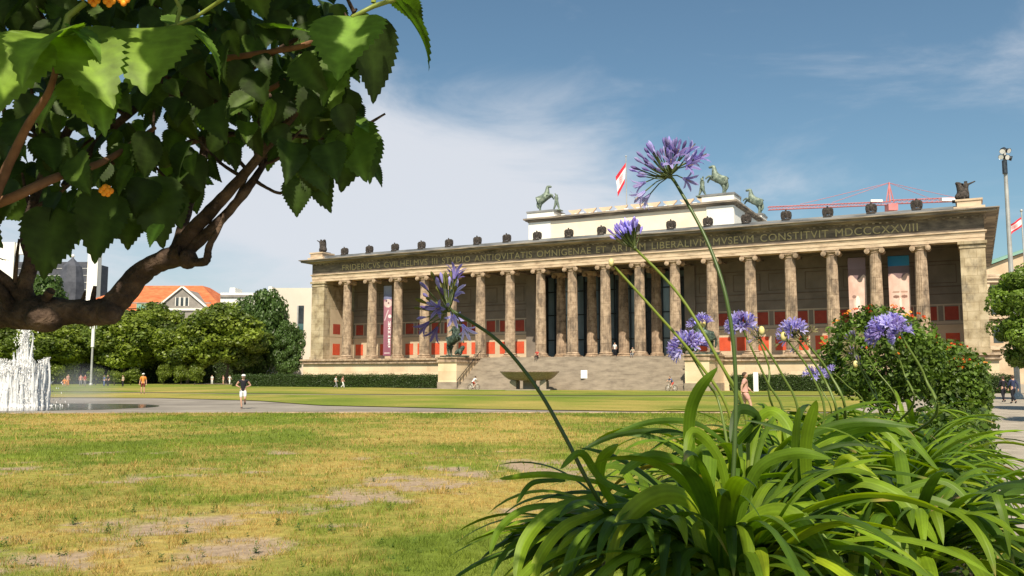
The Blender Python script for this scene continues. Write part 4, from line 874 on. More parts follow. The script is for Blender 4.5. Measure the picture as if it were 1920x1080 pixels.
def shrub(px, D, w, h, label):
    g = at(px, 702, D); T = empty('shrub', (g.x, D, 0), random.uniform(0, 6)); tag(T, label, 'shrub', 'small shrubs under the far left trees')
    c = meshobj('foliage', SHRUB, T); c.location = (0, 0, h * .58); c.scale = (w, w, h * .55); m = MB(); m.tube([(0, 0, 0), (0, 0, h * .6)], [.08, .04], 6); m.build('trunk', M['trunk'], T)
for px, D, w, h, lb in ((215, 148, 1.4, 2.2, 'green shrub left of the orange shirted person'), (246, 150, 1.6, 2.4, 'green shrub just behind the orange shirted person'), (308, 158, 1.2, 3.2, 'small round shrub right of the orange shirted person'), (340, 158, 1.2, 3.0, 'small olive shrub midway between orange shirt and jogger'),
                        (366, 156, 1.5, 2.9, 'bright yellow green shrub left of the people in white'), (100, 150, 1.8, 3.0, 'yellow green shrub right beside the fountain jets'), (180, 152, 1.3, 2.6, 'orange tinged shrub behind the pale lamp post')): shrub(px, D, w, h, lb)
def right_tree(px, D, top_px, bot_px, rad, label, seed):
    g = at(px, 702, D); zt_, zb_ = at(px, top_px, D).z, at(px, bot_px, D).z; T = empty('tree', (g.x, D, 0)); tag(T, label, 'tree', 'trees beside the right path')
    c = meshobj('crown', crown_mesh('crown', rad, rad, (zt_ - zb_) / 2, 90, 420, .13, (.12, .185, .022), seed, low=-1, br=(.2, .36)), T); c.location = (0, 0, (zt_ + zb_) / 2)
    meshobj('trunk', trunk_mesh(zb_ + .6, .16, zt_ - 1, seed, 7, 1.6), T)
right_tree(1938, 66, 492, 700, 2.6, 'young green tree at the right edge in front of the lamp mast', 31)
right_tree(2062, 44, 440, 680, 2.6, 'street tree beyond the right edge shading the gravel path', 32)
right_tree(2150, 32, 400, 660, 2.4, 'street tree farther along beyond the right edge', 33)
def hedge(u0, u1, v0, v1, h, label, free=False):
    T = empty('hedge', Vector(((u0 + u1) / 2, (v0 + v1) / 2, 0)) if free else muv((u0 + u1) / 2, (v0 + v1) / 2, 0), 0 if free else -MUS_A); tag(T, label, 'hedge', 'clipped hedges before the museum podium')
    w = (u1 - u0) / 2; d = (v1 - v0) / 2; n = int(min(900 * (u1 - u0), 38000)); P = np.c_[rng.uniform(-w, w, n), rng.uniform(-d, d, n), rng.uniform(.05, h, n)]
    k = rng.random(n); f = k < .6; P[f, 1] = -d + rng.normal(0, .06, f.sum()); t = (k >= .6) & (k < .9); P[t, 2] = h + rng.normal(0, .1, t.sum()) * (1 + .6 * np.sin(P[t, 0] * 2.1))
    Nn = np.zeros_like(P); Nn[:, 1] = -1; Nn[t] = (0, 0, 1); Nn[~f & ~t] = (0, -.3, .8)
    v, c = leaf_cloud(P, Nn, .07 if h < 3 else .16, (.05, .085, .02), .5, .45); meshobj('foliage', fast_mesh('foliage', v, 4, M['leaf'], c), T)
    m = MB(); m.box(-w + .05, w - .05, -d + .12, d - .1, 0, h - .15); m.build('branches', pm('dense hedge twigs', [(.012, .018, .006), (.03, .04, .012)], 8, 1), T)
hedge(-58, -18.6, -4.6, -3.2, 1.75, 'clipped dark green hedge left of the museum stairs')
hedge(19.2, 47.5, -4.6, -3.2, 1.75, 'clipped dark green hedge right of the museum stairs')
hedge(-150, -48, 186, 188.5, 6., 'tall dark hedge added as stand-in for the shade behind the far left trees', True)  # added so the gaps under the tree crowns read dark
hedge(48.5, 62, -6.5, -5.0, 1.5, 'dark hedge across the end of the right gravel path')

# ------------------------------------------------------------------ background buildings
def zeughaus():
    D = 225.; xl, xr = at(120, 600, D).x, at(412, 600, D).x; ze = at(300, 583, D).z; zr = at(300, 527, D).z; T = empty('building', (0, D, 0)); tag(T, 'long building with orange tiled roof and grey gable behind the trees', 'building')
    m = MB(); m.box(xl, xr, 0, 30, 0, ze); w = m.build('wall', M['grey_wall'], T)
    m = MB()
    a, b = at(150, 527, D).x, at(352, 535, D).x; z1 = ze + .7
    def hip(m, z0, z1, x0, x1, xa, xb): m.add([(x0, -1, z0), (x1, -1, z0), (x1, 31, z0), (x0, 31, z0), (xa, 12, z1), (xb, 12, z1), (xb, 18, z1), (xa, 18, z1)], [(0, 1, 5, 4), (1, 2, 6, 5), (2, 3, 7, 6), (3, 0, 4, 7), (4, 5, 6, 7), (0, 3, 2, 1)])
    hip(m, ze + .0, zr, xl - 1, xr + 1.5, xl + 12, xr - 9); rf = m.build('roof', M['red_roof'], T)
    m = MB(); m.box(xl + 8, xr - 2, -1.4, -.9, ze + 1.8, ze + 2.1); m.build('gutter', M['grey_wall'], rf)
    # gable
    gx = at(350, 560, D).x; hw = 7.2; zp = at(348, 543, D).z; zb = at(348, 583, D).z - .5; m = MB()
    m.add([(gx - hw, -3, zb), (gx + hw, -3, zb), (gx, -3, zp), (gx - hw, 8, zb), (gx + hw, 8, zb), (gx, 8, zp)], [(0, 1, 2), (0, 3, 4, 1), (3, 5, 4), (0, 2, 5, 3), (1, 4, 5, 2)]); m.box(gx - hw + .6, gx + hw - .6, -2.9, -.003, 0, zb); g = m.build('gable', M['grey_wall'], T)
    for s in (-1, 1):
        m = MB(); d = Vector((s * hw, 0, zb - zp)); nrm = Vector((-(zb - zp), 0, s * hw)).normalized() * .35 * s
        p = Vector((gx, -3.5, zp + .25)); q = p + d * 1.06; v = [p, q, q + nrm, p + nrm]; v = [tuple(x) for x in v] + [tuple(x + Vector((0, 1.2, 0))) for x in v]
        m.add(v, [(0, 1, 2, 3), (4, 7, 6, 5), (0, 4, 5, 1), (1, 5, 6, 2), (2, 6, 7, 3), (3, 7, 4, 0)]); m.build('gable_trim', M['white_wall'], g)
    for q in (-1.2, 0., 1.2):
        m = MB(); m.box(gx + q - .38, gx + q + .38, -3.06, -2.99, zb + 1.6, zb + 3.6); f = m.build('window', M['window'], g)
        m = MB(); m.box(gx + q - .55, gx + q - .38, -3.1, -2.99, zb + 1.5, zb + 3.8); m.box(gx + q + .38, gx + q + .55, -3.1, -2.99, zb + 1.5, zb + 3.8); m.build('frame', M['white_wall'], f)
    m = MB(); m.box(gx - hw, gx + hw, -3.3, -2.99, zb + .4, zb + .9); m.build('moulding', M['white_wall'], g)
    for x in np.arange(xl + 4, xr - 3, 5.2):
        for z in (4, 10, 15.5):
            if abs(x - gx) < hw + .5: continue
            m = MB(); m.box(x - .8, x + .8, -.06, .01, z, z + 2.6); m.build('window', M['window'], w)
    for px in (378, 392):
        x = at(px, 610, D).x; m = MB(); m.box(x - .45, x + .45, -2.95, -2.85, at(px, 612, D).z, at(px, 600, D).z); m.build('window', M['window'], g)
    m = MB(); x = at(272, 565, D).x; m.box(x - 1.6, x + 1.6, -1.3, 2, ze + .2, ze + 2.0); m.build('dormer', M['copper'], rf)
    m = MB(); x = at(176, 525, D).x; m.box(x - .5, x + .5, 14, 15.2, zr - 1, zr + 1.2); m.build('chimney', M['grey_wall'], rf)
zeughaus()
def white_building():
    D = 190.; T = empty('building', (0, D, 0)); tag(T, 'pale modern building with flat roof at the left end of the museum', 'building')
    x0, x1, x2 = at(412, 600, D).x, at(523, 600, D).x, at(600, 600, D).x; z0 = at(450, 549, D).z; zc = at(523, 545, D).z; z2 = at(585, 546, D).z
    m = MB(); m.box(x0, x1 - 1, 0, 20, 0, z0); m.box(at(428, 545, D).x, at(438, 545, D).x, 1, 6, z0 + .0, z0 + 1.2); w = m.build('wall', M['white_wall'], T)
    m = MB(); m.box(x0, x1 - 1, -.3, 0, z0 - 1., z0 - .5); m.build('ledge', M['grey_wall'], w)
    m = MB(); m.box(x1, x2 + 4, -6, 22, 0, zc); w2 = m.build('side_wall', M['pale_wall'], T)
    m = MB(); m.box(x1 - .8, x1 - .003, -6, 10, 0, zc + .3); m.build('corner_pier', M['white_wall'], T)
    m = MB(); m.box(at(512, 1, D).x, x1 - .81, -.2, -.003, at(1, 562, D).z, at(1, 551, D).z); m.build('window', M['window'], w)
    a, b = at(574, 1, D - 6).x, at(583.5, 1, D - 6).x; zt_, zm, zb_ = at(1, 573, D - 6).z, at(1, 607, D - 6).z, at(1, 625, D - 6).z
    m = MB(); m.box(a, b, -6.15, -6.003, zm, zt_); wn = m.build('window', M['window'], w2); m = MB(); m.box(a, b, -6.16, -6.003, zb_, zm - .003); m.build('panel', M['tealwin'], wn)
    m = MB(); m.box(a - .3, a - .003, -6.25, -6.003, zb_, zt_); m.build('reveal', M['mast'], wn)
white_building()
def towers():
    D = 420.; T = empty('tower_block', (0, D, 0)); tag(T, 'white and dark grey tower block far off under the lantana trunk', 'tower block')
    def X(px): return at(px, 500, D).x
    def Z(py): return at(100, py, D).z
    m = MB(); m.box(X(-60), X(25), 0, 5, 0, Z(454)); m.build('wall', M['white_wall'], T); m = MB(); m.box(X(164), X(183), 0, 4, 0, Z(470)); m.build('wall', M['white_wall'], T)
    m = MB(); m.box(X(25) + .1, X(164) - .1, 2, 22, 0, Z(490)); m.build('dark_facade', M['slate'], T)
    m = MB(); m.box(X(25) + .1, X(60), 1, 3, Z(476), Z(455)); m.build('roof_panel', M['white_wall'], T)
    m = MB()
    for k in range(14): z = Z(490) - 3.4 * (k + 1); m.box(X(26), X(163), 1.8, 1.98, z, z + .35)
    m.build('floor_band', M['mast'], T)
    T = empty('spire', at(126, 700, 320)); T.location.z = 0; tag(T, 'small slate spire with pale tip far behind the orange roof', 'spire')
    zt_ = at(126, 480, 320).z; zb_ = at(126, 500, 320).z
    m = MB(); m.lathe((0, 0, 0), [(4.5, 0), (4.5, zb_ - 6), (3.4, zb_), (.5, zt_ - 1.), (.1, zt_)], 8); m.build('roof', M['slate'], T); m = MB(); m.ball((0, 0, zt_), .6, 8); m.build('finial', M['white_wall'], T)
towers()
def right_building():
    D = 175.; T = empty('building', (at(1860, 600, D).x, D, 0), -MUS_A * .35); tag(T, 'sandstone building with pediment and green roof beyond the museum right end', 'building')
    x0 = at(1868, 600, D).x
    def Z(py): return at(1870, py, D).z
    k = D / F_PX; L0, L1 = -4., 12.
    m = MB(); m.box(L0, L1 + 4, 0, 25, 0, Z(523)); w = m.build('wall', M['sand_wall'], T)
    m = MB(); m.box(L0 - .5, L1 + 4, -.7, 0, Z(598), Z(592)); m.box(L0 - .4, L1 + 4, -.6, 0, Z(530), Z(523)); m.box(L0 - .8, L1 + 4, -1., 25, Z(523) + .003, Z(515)); m.box(L0 - .5, L1 + 4, -.7, 0, Z(656), Z(648)); m.build('cornice', M['archi'], T)
    m = MB(); ax = 8.; zp = Z(470); z0 = Z(515) + .01; m.add([(L0 - .8, -.4, z0), (ax * 2 - L0 + .8, -.4, z0), (ax, -.4, zp), (L0 - .8, 24, z0), (ax * 2 - L0 + .8, 24, z0), (ax, 24, zp)], [(0, 1, 2), (3, 5, 4), (0, 2, 5, 3), (1, 4, 5, 2), (0, 3, 4, 1)]); m.build('pediment', M['sand_wall'], T)
    m = MB(); d = Vector((ax - L0 + .8, 0, zp - z0)); p = Vector((L0 - 1.2, -1.1, z0)); q = p + d * 1.03; n = Vector((-d.z, 0, d.x)).normalized() * .55
    v = [p, q, q + n, p + n]; v = [tuple(x) for x in v] + [tuple(x + Vector((0, 24, 0))) for x in v]; m.add(v, [(0, 1, 2, 3), (4, 7, 6, 5), (0, 4, 5, 1), (1, 5, 6, 2), (2, 6, 7, 3), (3, 7, 4, 0)]); m.build('roof', M['copper'], T)
    for i in range(3):
        x = 1.0 + i * 4.4
        m = MB(); m.box(x - 1.2, x + 1.2, -.05, .01, Z(590), Z(536)); m.build('window', M['window'], w)
        m = MB(); m.box(x - 1.75, x - 1.2, -.35, -.003, Z(592) + .003, Z(530) - .003); m.build('pilaster', M['archi'], w); m = MB(); m.box(x + 1.2, x + 1.75, -.35, -.003, Z(592) + .003, Z(530) - .003); m.build('pilaster', M['archi'], w)
        m = MB(); m.box(x - .9, x + .9, -.05, .01, Z(643), Z(610)); m.build('window', M['window'], w)
right_building()
def crane():
    D = 330.; T = empty('tower_crane', (at(1678, 600, D).x, D, 0)); tag(T, 'pinkish red tower crane behind the museum roof', 'crane')
    def X(px): return at(px, 380, D).x - T.location.x
    def Z(py): return at(1678, py, D).z
    def truss(m, p, q, w, n):
        p, q = Vector(p), Vector(q); d = q - p; a = Vector((0, 1, 0)) if abs(d.normalized().z) < .5 else Vector((1, 0, 0)); b = d.cross(a).normalized(); L_ = [a * w + b * w, a * w - b * w, -a * w - b * w, -a * w + b * w]
        for o in L_: m.tube([p + o, q + o], .13, 4)
        for i in range(n):
            for j in range(4): m.tube([p + d * (i / n) + L_[j], p + d * ((i + 1) / n) + L_[(j + 1) % 4]], .07, 4)
    m = MB(); truss(m, (0, 0, 0), (0, 0, Z(384)), .9, 24); m.build('mast', M['crane'], T)
    m = MB(); truss(m, (0, 0, Z(381)), (X(1440), 0, Z(391)), .6, 36); m.build('jib', M['crane'], T)
    m = MB(); truss(m, (0, 0, Z(379)), (X(1800), 0, Z(374)), .7, 14); m.build('counter_jib', M['crane'], T)
    m = MB(); m.tube([(0, 0, Z(380)), (0, 0, Z(342))], .35, 5); m.tube([(-1.4, 0, Z(380)), (0, 0, Z(345))], .25, 4); m.tube([(1.6, 0, Z(380)), (0, 0, Z(345))], .25, 4); m.build('tower_head', M['crane'], T)
    m = MB()
    for px, py in ((1560, 384), (1500, 387), (1745, 376), (1790, 374)): m.tube([(0, 0, Z(343)), (X(px), 0, Z(py) + .8)], .09, 4)
    m.build('tie_rope', M['crane'], T)
    m = MB(); m.box(-1.6, 2.0, -2.4, 1.2, Z(396), Z(384)); m.build('cab', M['crane'], T)
    m = MB(); m.box(X(1764), X(1790), -1.2, 1.2, Z(378), Z(372)); m.build('counterweight', M['white'], T); m = MB(); m.box(X(1630), X(1652), -1.5, -.9, Z(379.5), Z(375.5)); m.build('hoist_board', M['white'], T)
crane()
def mast(px, D, base_px, top_py, r, label, kind):
    p = at(px, top_py, D); T = empty('lamp_mast', (p.x, D, 0)); tag(T, label, 'lamp mast'); h = p.z
    m = MB(); m.tube([(0, 0, 0), (0, 0, h * .5), (0, 0, h)], [r * 1.3, r * 1.1, r * .8], 10); m.lathe((0, 0, 0), [(r * 2.2, 0), (r * 2.2, .2), (r * 1.4, .4)], 12); m.build('pole', M['mast'], T)
    if kind == 'spots':
        m = MB(); m.tube([(-.1, -.1, h * .90), (-.1, -.1, h * .955)], .2, 8); m.build('control_box', M['lamp'], T)
        for (x, y, z, a, b) in ((-.22, -.1, -.15, 40, -30), (.2, -.15, -.1, 60, 20), (.02, -.2, -.65, 50, 10), (.36, -.12, -.72, 45, 60), (-.3, -.1, -.6, 40, -50), (.0, .1, .05, 30, 180)):
            Mx = Matrix.Translation((x, y, h + z)) @ Matrix.Rotation(R(b), 4, 'Z') @ Matrix.Rotation(R(90 + a * .4), 4, 'X'); m = MB(); v = []; n = 12; pr = [(.06, -.22), (.17, -.12), (.2, .12), (.22, .14)]
            for rr, zz in pr:
                for k in range(n): v.append(tuple(Mx @ Vector((rr * math.cos(k * 6.283 / n), rr * math.sin(k * 6.283 / n), zz))))
            m.add(v, [(i * n + k, i * n + (k + 1) % n, (i + 1) * n + (k + 1) % n, (i + 1) * n + k) for i in range(3) for k in range(n)] + [tuple(range(n))[::-1]]); o = m.build('spotlight', M['lamp'], T)
            m = MB(); v = [tuple(Mx @ Vector((.2 * math.cos(k * 6.283 / n), .2 * math.sin(k * 6.283 / n), .125))) for k in range(n)]; m.add(v, [tuple(range(n))]); m.build('lens', M['lens'], o)
        m = MB(); m.box(-.35, .4, -.06, .06, h - .12, h - .04); m.box(-.35, .4, -.06, .06, h - .65, h - .57); m.build('cross_arm', M['lamp'], T)
    else:
        m = MB(); m.box(-.42, .42, -.42, .42, h - .1, h); 
        for sx in (-.36, .36):
            for sy in (-.36, .36): m.box(sx - .05, sx + .05, sy - .05, sy + .05, h - 1.5, h - .1)
        m.build('lantern_frame', M['white'], T); m = MB(); m.tube([(0, 0, h - 4.6), (0, 0, h - 1.5)], .27, 12); m.build('light_column', M['white'], T)
mast(1883, 70, 742, 281, .17, 'tall grey lamp mast with a cluster of spotlights at right', 'spots')
mast(176, 150, 718, 600, .16, 'pale square topped lamp post before the far left trees', 'lantern')

# ------------------------------------------------------------------ fountain
def fountain():
    c = gnd(40, 763); T = empty('fountain', c); tag(T, 'fountain with tall white plume in a ring of jets', 'fountain')
    m = MB(); n = 48; v = [(6.9 * math.cos(k * 6.283 / n) * 1.15, 6.2 * math.sin(k * 6.283 / n) - .6, .02) for k in range(n)]; m.add(v, [tuple(range(n))]); m.build('wet_paving', M['wet'], T)
    wm, nt, bs, N, L = new_mat('white water'); bs.inputs['Base Color'].default_value = (.95, .95, .95, 1); bs.inputs['Roughness'].default_value = .35
    tr = N('ShaderNodeBsdfTransparent'); tl_ = N('ShaderNodeBsdfTranslucent'); tl_.inputs[0].default_value = (.97, .97, .97, 1); m1 = N('ShaderNodeMixShader'); m1.inputs[0].default_value = .35; L(bs.outputs[0], m1.inputs[1]); L(tl_.outputs[0], m1.inputs[2])
    tc = N('ShaderNodeTexCoord'); mp = N('ShaderNodeMapping'); mp.inputs['Scale'].default_value = (9, 9, 1.2); L(tc.outputs['Object'], mp.inputs[0]); no = N('ShaderNodeTexNoise'); no.inputs['Scale'].default_value = 1.5; no.inputs['Detail'].default_value = 5; L(mp.outputs[0], no.inputs[0])
    mr = N('ShaderNodeMapRange'); mr.inputs[1].default_value = .30; mr.inputs[2].default_value = .48; mr.inputs[3].default_value = .6; mr.inputs[4].default_value = 1.; L(no.outputs[0], mr.inputs[0])
    m2 = N('ShaderNodeMixShader'); L(mr.outputs[0], m2.inputs[0]); L(tr.outputs[0], m2.inputs[1]); L(m1.outputs[0], m2.inputs[2]); L(m2.outputs[0], nt.nodes['Material Output'].inputs[0])
    def strand(m, x, y, h, w, bend=0., z0=0.):
        ph = random.uniform(0, 6); pts = []; rr = []
        for i in range(9):
            t = i / 8; pts.append((x + bend * t * t + .04 * math.sin(ph + t * 7), y + .04 * math.cos(ph + t * 5), z0 + h * t)); rr.append(w * (1 - .75 * t ** 2) * random.uniform(.7, 1.25) + .01)
        m.tube(pts, rr, 6, rough=.15)
    def spray(m, x, y, h, s, n, z0=0., size=.03):
        for _ in range(n):
            t = random.random(); p = (x + random.gauss(0, s * (1.15 - .6 * t)), y + random.gauss(0, s), z0 + h * t ** .8); r = size * random.uniform(.4, 1.4)
            m.add([(p[0] - r, p[1], p[2]), (p[0] + r, p[1], p[2] - r), (p[0], p[1] + r, p[2]), (p[0], p[1], p[2] + r * 2.6)], [(0, 1, 2), (0, 1, 3), (1, 2, 3), (2, 0, 3)])
    m = MB()
    for i in range(60): strand(m, random.gauss(0, .14), random.gauss(0, .12), random.uniform(3.2, 4.75), .09)
    for i in range(14): strand(m, random.gauss(0, .3), random.gauss(0, .25), random.uniform(2.0, 3.9), .11, random.uniform(-.12, .12))
    spray(m, 0, 0, 4.8, .25, 1400, 0, .028); m.build('plume', wm, T, smooth=True)
    nj = 30
    for i in range(nj):
        a = 6.283 * i / nj; x, y = 1.5 * math.cos(a) - .35, 1.5 * math.sin(a); m = MB(); h = random.uniform(2.35, 2.95)
        for q in range(11): strand(m, x + random.gauss(0, .09), y + random.gauss(0, .09), h * random.uniform(.7, 1), .075)
        spray(m, x, y, h, .12, 260, 0, .022); m.build('jet', wm, T, smooth=True)
    m = MB()
    for i in range(220): a = random.uniform(0, 6.283); r = random.uniform(.2, 1.35); strand(m, r * math.cos(a) - .35, r * math.sin(a), random.uniform(1.2, 2.3), .07)
    spray(m, -.35, 0, 2.2, .9, 1200); spray(m, -.3, 0, .12, .9, 700, .03, .04); m.build('inner_spray', wm, T, smooth=True)
    # drifting spray to the right of the jets
    mm, nt, bs, N, L = new_mat('drifting mist'); nt.nodes.remove(bs); vo = N('ShaderNodeVolumePrincipled'); vo.inputs['Color'].default_value = (.92, .95, 1, 1)
    tc = N('ShaderNodeTexCoord'); no = N('ShaderNodeTexNoise'); no.inputs['Scale'].default_value = .9; L(tc.outputs['Object'], no.inputs[0]); ln = N('ShaderNodeVectorMath'); ln.operation = 'LENGTH'; L(tc.outputs['Object'], ln.inputs[0])
    mr = N('ShaderNodeMapRange'); mr.inputs[1].default_value = 1; mr.inputs[2].default_value = .1; mr.inputs[3].default_value = 0; mr.inputs[4].default_value = .42; L(ln.outputs['Value'], mr.inputs[0])
    mu = N('ShaderNodeMath'); mu.operation = 'MULTIPLY'; L(mr.outputs[0], mu.inputs[0]); L(no.outputs[0], mu.inputs[1]); L(mu.outputs[0], vo.inputs['Density']); L(vo.outputs[0], nt.nodes['Material Output'].inputs['Volume'])
    m = MB(); m.ball((0, 0, 0), 1, 24); o = m.build('mist', mm, None, smooth=True); o.location = gnd(150, 764) + Vector((0, 0, .75)); o.scale = (2.6, 1.6, 1.9); tag(o, 'faint drifting mist of spray right of the fountain jets', 'mist', kind='stuff')
fountain()

# ------------------------------------------------------------------ people and cyclists
C_ = {k: cloth(k + ' cloth', v) for k, v in dict(black=(.015, .015, .022), white=(.8, .8, .78), orange=(.75, .28, .06), maroon=(.16, .03, .03), blue=(.09, .14, .3), red=(.5, .07, .05), pink=(.62, .33, .28), beige=(.5, .42, .3), grey=(.25, .25, .26), yellow=(.6, .45, .1), navy=(.03, .04, .09)).items()}
def P_at(px, py): p = gnd(px, py); return (p.x, p.y, 0)
def face_cam(p, off=0.): return math.atan2(p[0], p[1]) * -1 + off
J = (gnd(455, 767).x, gnd(455, 767).y, .012)
person(J, 0.25, 'jogger in black tank top and white shorts running over the plaza', 1.86, 'jog', C_['black'], C_['white'], hat=C_['white'], sleeve='none', sub=2)
M['redhair'] = pm('auburn hair', [(.16, .03, .02), (.26, .06, .04)], 20, .7)
p = at(269, 702, 83.); person((p.x, p.y, .06), .2, 'person in orange shirt, maroon shorts and pale cap standing on the far lawn', 1.92, 'stand', C_['orange'], C_['maroon'], hat=C_['white'], sub=2)
p = at(1396, 702, 41.5); person((p.x, p.y, .03), R(75), 'person in pale pink top and tiny shorts walking behind the flower stalks', 1.95, 'walk', C_['pink'], C_['pink'], sub=2, slim=1.25)
p = at(1880, 702, 60); person((p.x, p.y, 0), R(180), 'person in black clothes with dark hair, left one of the pair on the right path', 1.76, 'walk', C_['black'], C_['black'], sleeve='long', legs='long', group='pair walking on the right path')
p = at(1898, 702, 57); person((p.x, p.y, 0), R(190), 'person in black with pale collar, right one of the pair on the right path', 1.82, 'walk', C_['navy'], C_['black'], sleeve='long', legs='long', group='pair walking on the right path')
for px, py, rz, lab, t, b, ps in ((630, 723.5, R(80), 'person in white top walking past the left hedge, left of a pair', 'white', 'grey', 'walk'), (643, 723.5, R(80), 'person in pale pink top walking past the left hedge, right of a pair', 'pink', 'white', 'walk')):
    p = at(px, 702, 118); person((p.x, p.y, 0), rz, lab, 1.65, ps, C_[t], C_[b], legs='long', detail=False, group='pair before the left hedge')
far = [(398, 160, 'white', 'white', 'long', 'stand', 'person all in white standing before the trees left of the jogger'), (419, 158, 'pink', 'beige', 'short', 'stand', 'person in pink top before the trees, second left of the jogger'), (431, 158, 'white', 'white', 'long', 'walk', 'person in white nearest the jogger on the far lawn edge'),
       (500, 150, 'white', 'beige', 'short', 'stand', 'person in white top right of the jogger by the dark tree trunk'), (482, 155, 'beige', 'grey', 'long', 'sit', 'seated person in beige under the dark tree'), (231, 135, 'beige', 'black', 'long', 'stand', 'person in beige top and black trousers left of the orange shirt'),
       (203, 138, 'black', 'black', 'long', 'stand', 'person in black standing right of the pale lamp post'), (196, 138, 'blue', 'blue', 'long', 'stand', 'person in blue beside the pale lamp post'), (128, 140, 'pink', 'orange', 'long', 'stand', 'person in pink top and orange trousers right of the fountain'),
       (122, 132, 'orange', 'orange', 'short', 'sit', 'seated person in orange just right of the fountain'), (86, 134, 'beige', 'grey', 'long', 'stand', 'person in beige next to the fountain jets'), (160, 140, 'red', 'grey', 'long', 'stand', 'person in red seen through the fountain mist'),
       (152, 143, 'pink', 'grey', 'long', 'stand', 'person in pink seen through the fountain mist')]
for px, D, t, b, lg, ps, lab in far:
    p = at(px, 702, D); person((p.x, p.y, 0), random.uniform(-1, 1), lab, random.uniform(1.7, 1.9), ps, C_[t], C_[b], legs=lg, detail=False, group='visitors on the far side of the lawn')
q = muv(mpl(1008, 672, -2.2)[0], -2.25, ZF - .38); person(tuple(q), -MUS_A, 'person in red top sitting on the top step beside the eighth column', 1.75, 'sit', C_['red'], C_['black'], legs='long', detail=False)
q = muv(mpl(1153, 668, -.9)[0], -.9, ZF); person(tuple(q), -MUS_A, 'person in white top and dark trousers standing at the museum entrance', 1.75, 'stand', C_['white'], C_['black'], legs='long', detail=False)
q = muv(mpl(1187, 668, -1.7)[0], -1.75, ZF - .2); person(tuple(q), -MUS_A, 'person in beige sitting on the top step near the entrance', 1.7, 'sit', C_['beige'], C_['grey'], legs='long', detail=False)
def bicycle(loc, rz, label, col):
    T = empty('bicycle', loc, rz); tag(T, label, 'bicycle', 'bicycles ridden past the museum steps')
    m = MB(); A = [(0, .5, .34), (0, .08, .3), (0, .18, .82), (0, -.38, .86), (0, -.42, .74), (0, -.56, .34)]
    for i, j in ((0, 1), (0, 2), (1, 2), (1, 4), (2, 3), (3, 4), (4, 5)): m.tube([A[i], A[j]], .022, 6)
    m.build('frame', col, T)
    for y in (.5, -.56):
        m = MB(); n = 24; pts = [(0, y + .33 * math.cos(k * 6.283 / n), .34 + .33 * math.sin(k * 6.283 / n)) for k in range(n + 1)]; m.tube(pts, .024, 6); w = m.build('wheel', M['steel'], T)
        m = MB()
        for k in range(8): m.tube([(0, y, .34), (0, y + .32 * math.cos(k * .785), .34 + .32 * math.sin(k * .785))], .006, 4)
        m.build('spokes', M['mast'], w)
    m = MB(); m.tube([(0, -.36, .86), (0, -.38, 1.02)], .02, 6); m.tube([(-.27, -.5, 1.04), (-.1, -.4, 1.02), (.1, -.4, 1.02), (.27, -.5, 1.04)], .018, 6); m.build('handlebar', M['steel'], T)
    m = MB(); m.ball((0, .2, .92), .1, 10, 0, (.9, 1.4, .4)); m.build('saddle', M['steel'], T); m = MB(); m.box(-.12, .12, .4, .75, .7, .73); m.build('rack', M['mast'], T)
for px, rz, lab, t, b, lb2, sc in ((888, R(125), 'person in white top cycling past the left side of the steps', 'white', 'red', 'white bicycle ridden left of the granite bowl', 1.0), (1259, R(-60), 'person in blue top cycling past the right side of the steps', 'blue', 'red', 'bicycle ridden right of the granite bowl', 1.0)):
    p = at(px, 702, 99 if px > 1000 else 107); bicycle((p.x, p.y, 0), rz, lb2, C_['white']); person((p.x, p.y, .0), rz, lab, 1.78, 'cycle', C_[t], C_[b], detail=False)

# ------------------------------------------------------------------ foreground lantana tree (left)
def leaf_shape(n=12):
    """half outlines of a toothed ovate leaf, length 1 along +x"""
    t = np.linspace(0, 1, n * 2 + 1); w = .40 * np.sin(np.pi * t ** .62) ** .85 * (1 - .18 * t); w = np.maximum(w, 0); w[0] = .02; w[-1] = 0
    tooth = np.where(np.arange(len(t)) % 2 == 1, 1.09, .97); w[1:-1] *= tooth[1:-1]; return t, w
LT, LW = leaf_shape(13)
def lantana_leaf(m, base, tip_dir, nrm, L_, col, fold=.35, curl=.5, wid=1.):
    x = Vector(tip_dir).normalized(); n = Vector(nrm); n = (n - x * n.dot(x)).normalized(); y = n.cross(x)
    k = len(LT); V = []; cc = []
    nw = (-1, -.5, 0, .5, 1)
    for i in range(k):
        t = LT[i]; a = curl * t * t; cx = t * math.cos(a * .5); cz = -t * math.sin(a * .5)
        for s in nw:
            sw = .40 * math.sin(math.pi * t ** .62) ** .85 * (1 - .18 * t) if 0 < t < 1 else LW[i]; w = (LW[i] if abs(s) == 1 else sw) * s * wid; tt = cx - (.03 if 0 < i < k - 1 and abs(s) == 1 else 0) * (i % 2 == 0); ws = .40 * abs(s) * wid * math.sin(math.pi * max(0., min(1., t)) ** .62) ** .85 if 0 < t < 1 else 0; zz = cz + ws * fold - .12 * ws * ws + .0035 * math.sin((i - 3.2 * abs(s)) * 1.9) * (0 < abs(s))
            V.append(tuple(Vector(base) + (x * tt + y * w + n * zz) * L_)); vein = 1.55 if s == 0 else (1.12 if (i + int(2 * abs(s))) % 4 == 0 else .95); cc.append(tuple(c * vein for c in col))
    m.add(V, [(i * 5 + j, i * 5 + j + 1, (i + 1) * 5 + j + 1, (i + 1) * 5 + j) for i in range(k - 1) for j in range(4)], 0, np.array(cc))
CAN = [(-60, -60), (590, -60), (640, 20), (715, 60), (705, 150), (690, 215), (700, 330), (640, 350), (590, 392), (560, 388), (500, 345), (440, 330), (405, 375), (350, 430), (262, 455), (215, 470), (130, 505), (60, 500), (30, 430), (-60, 430)]
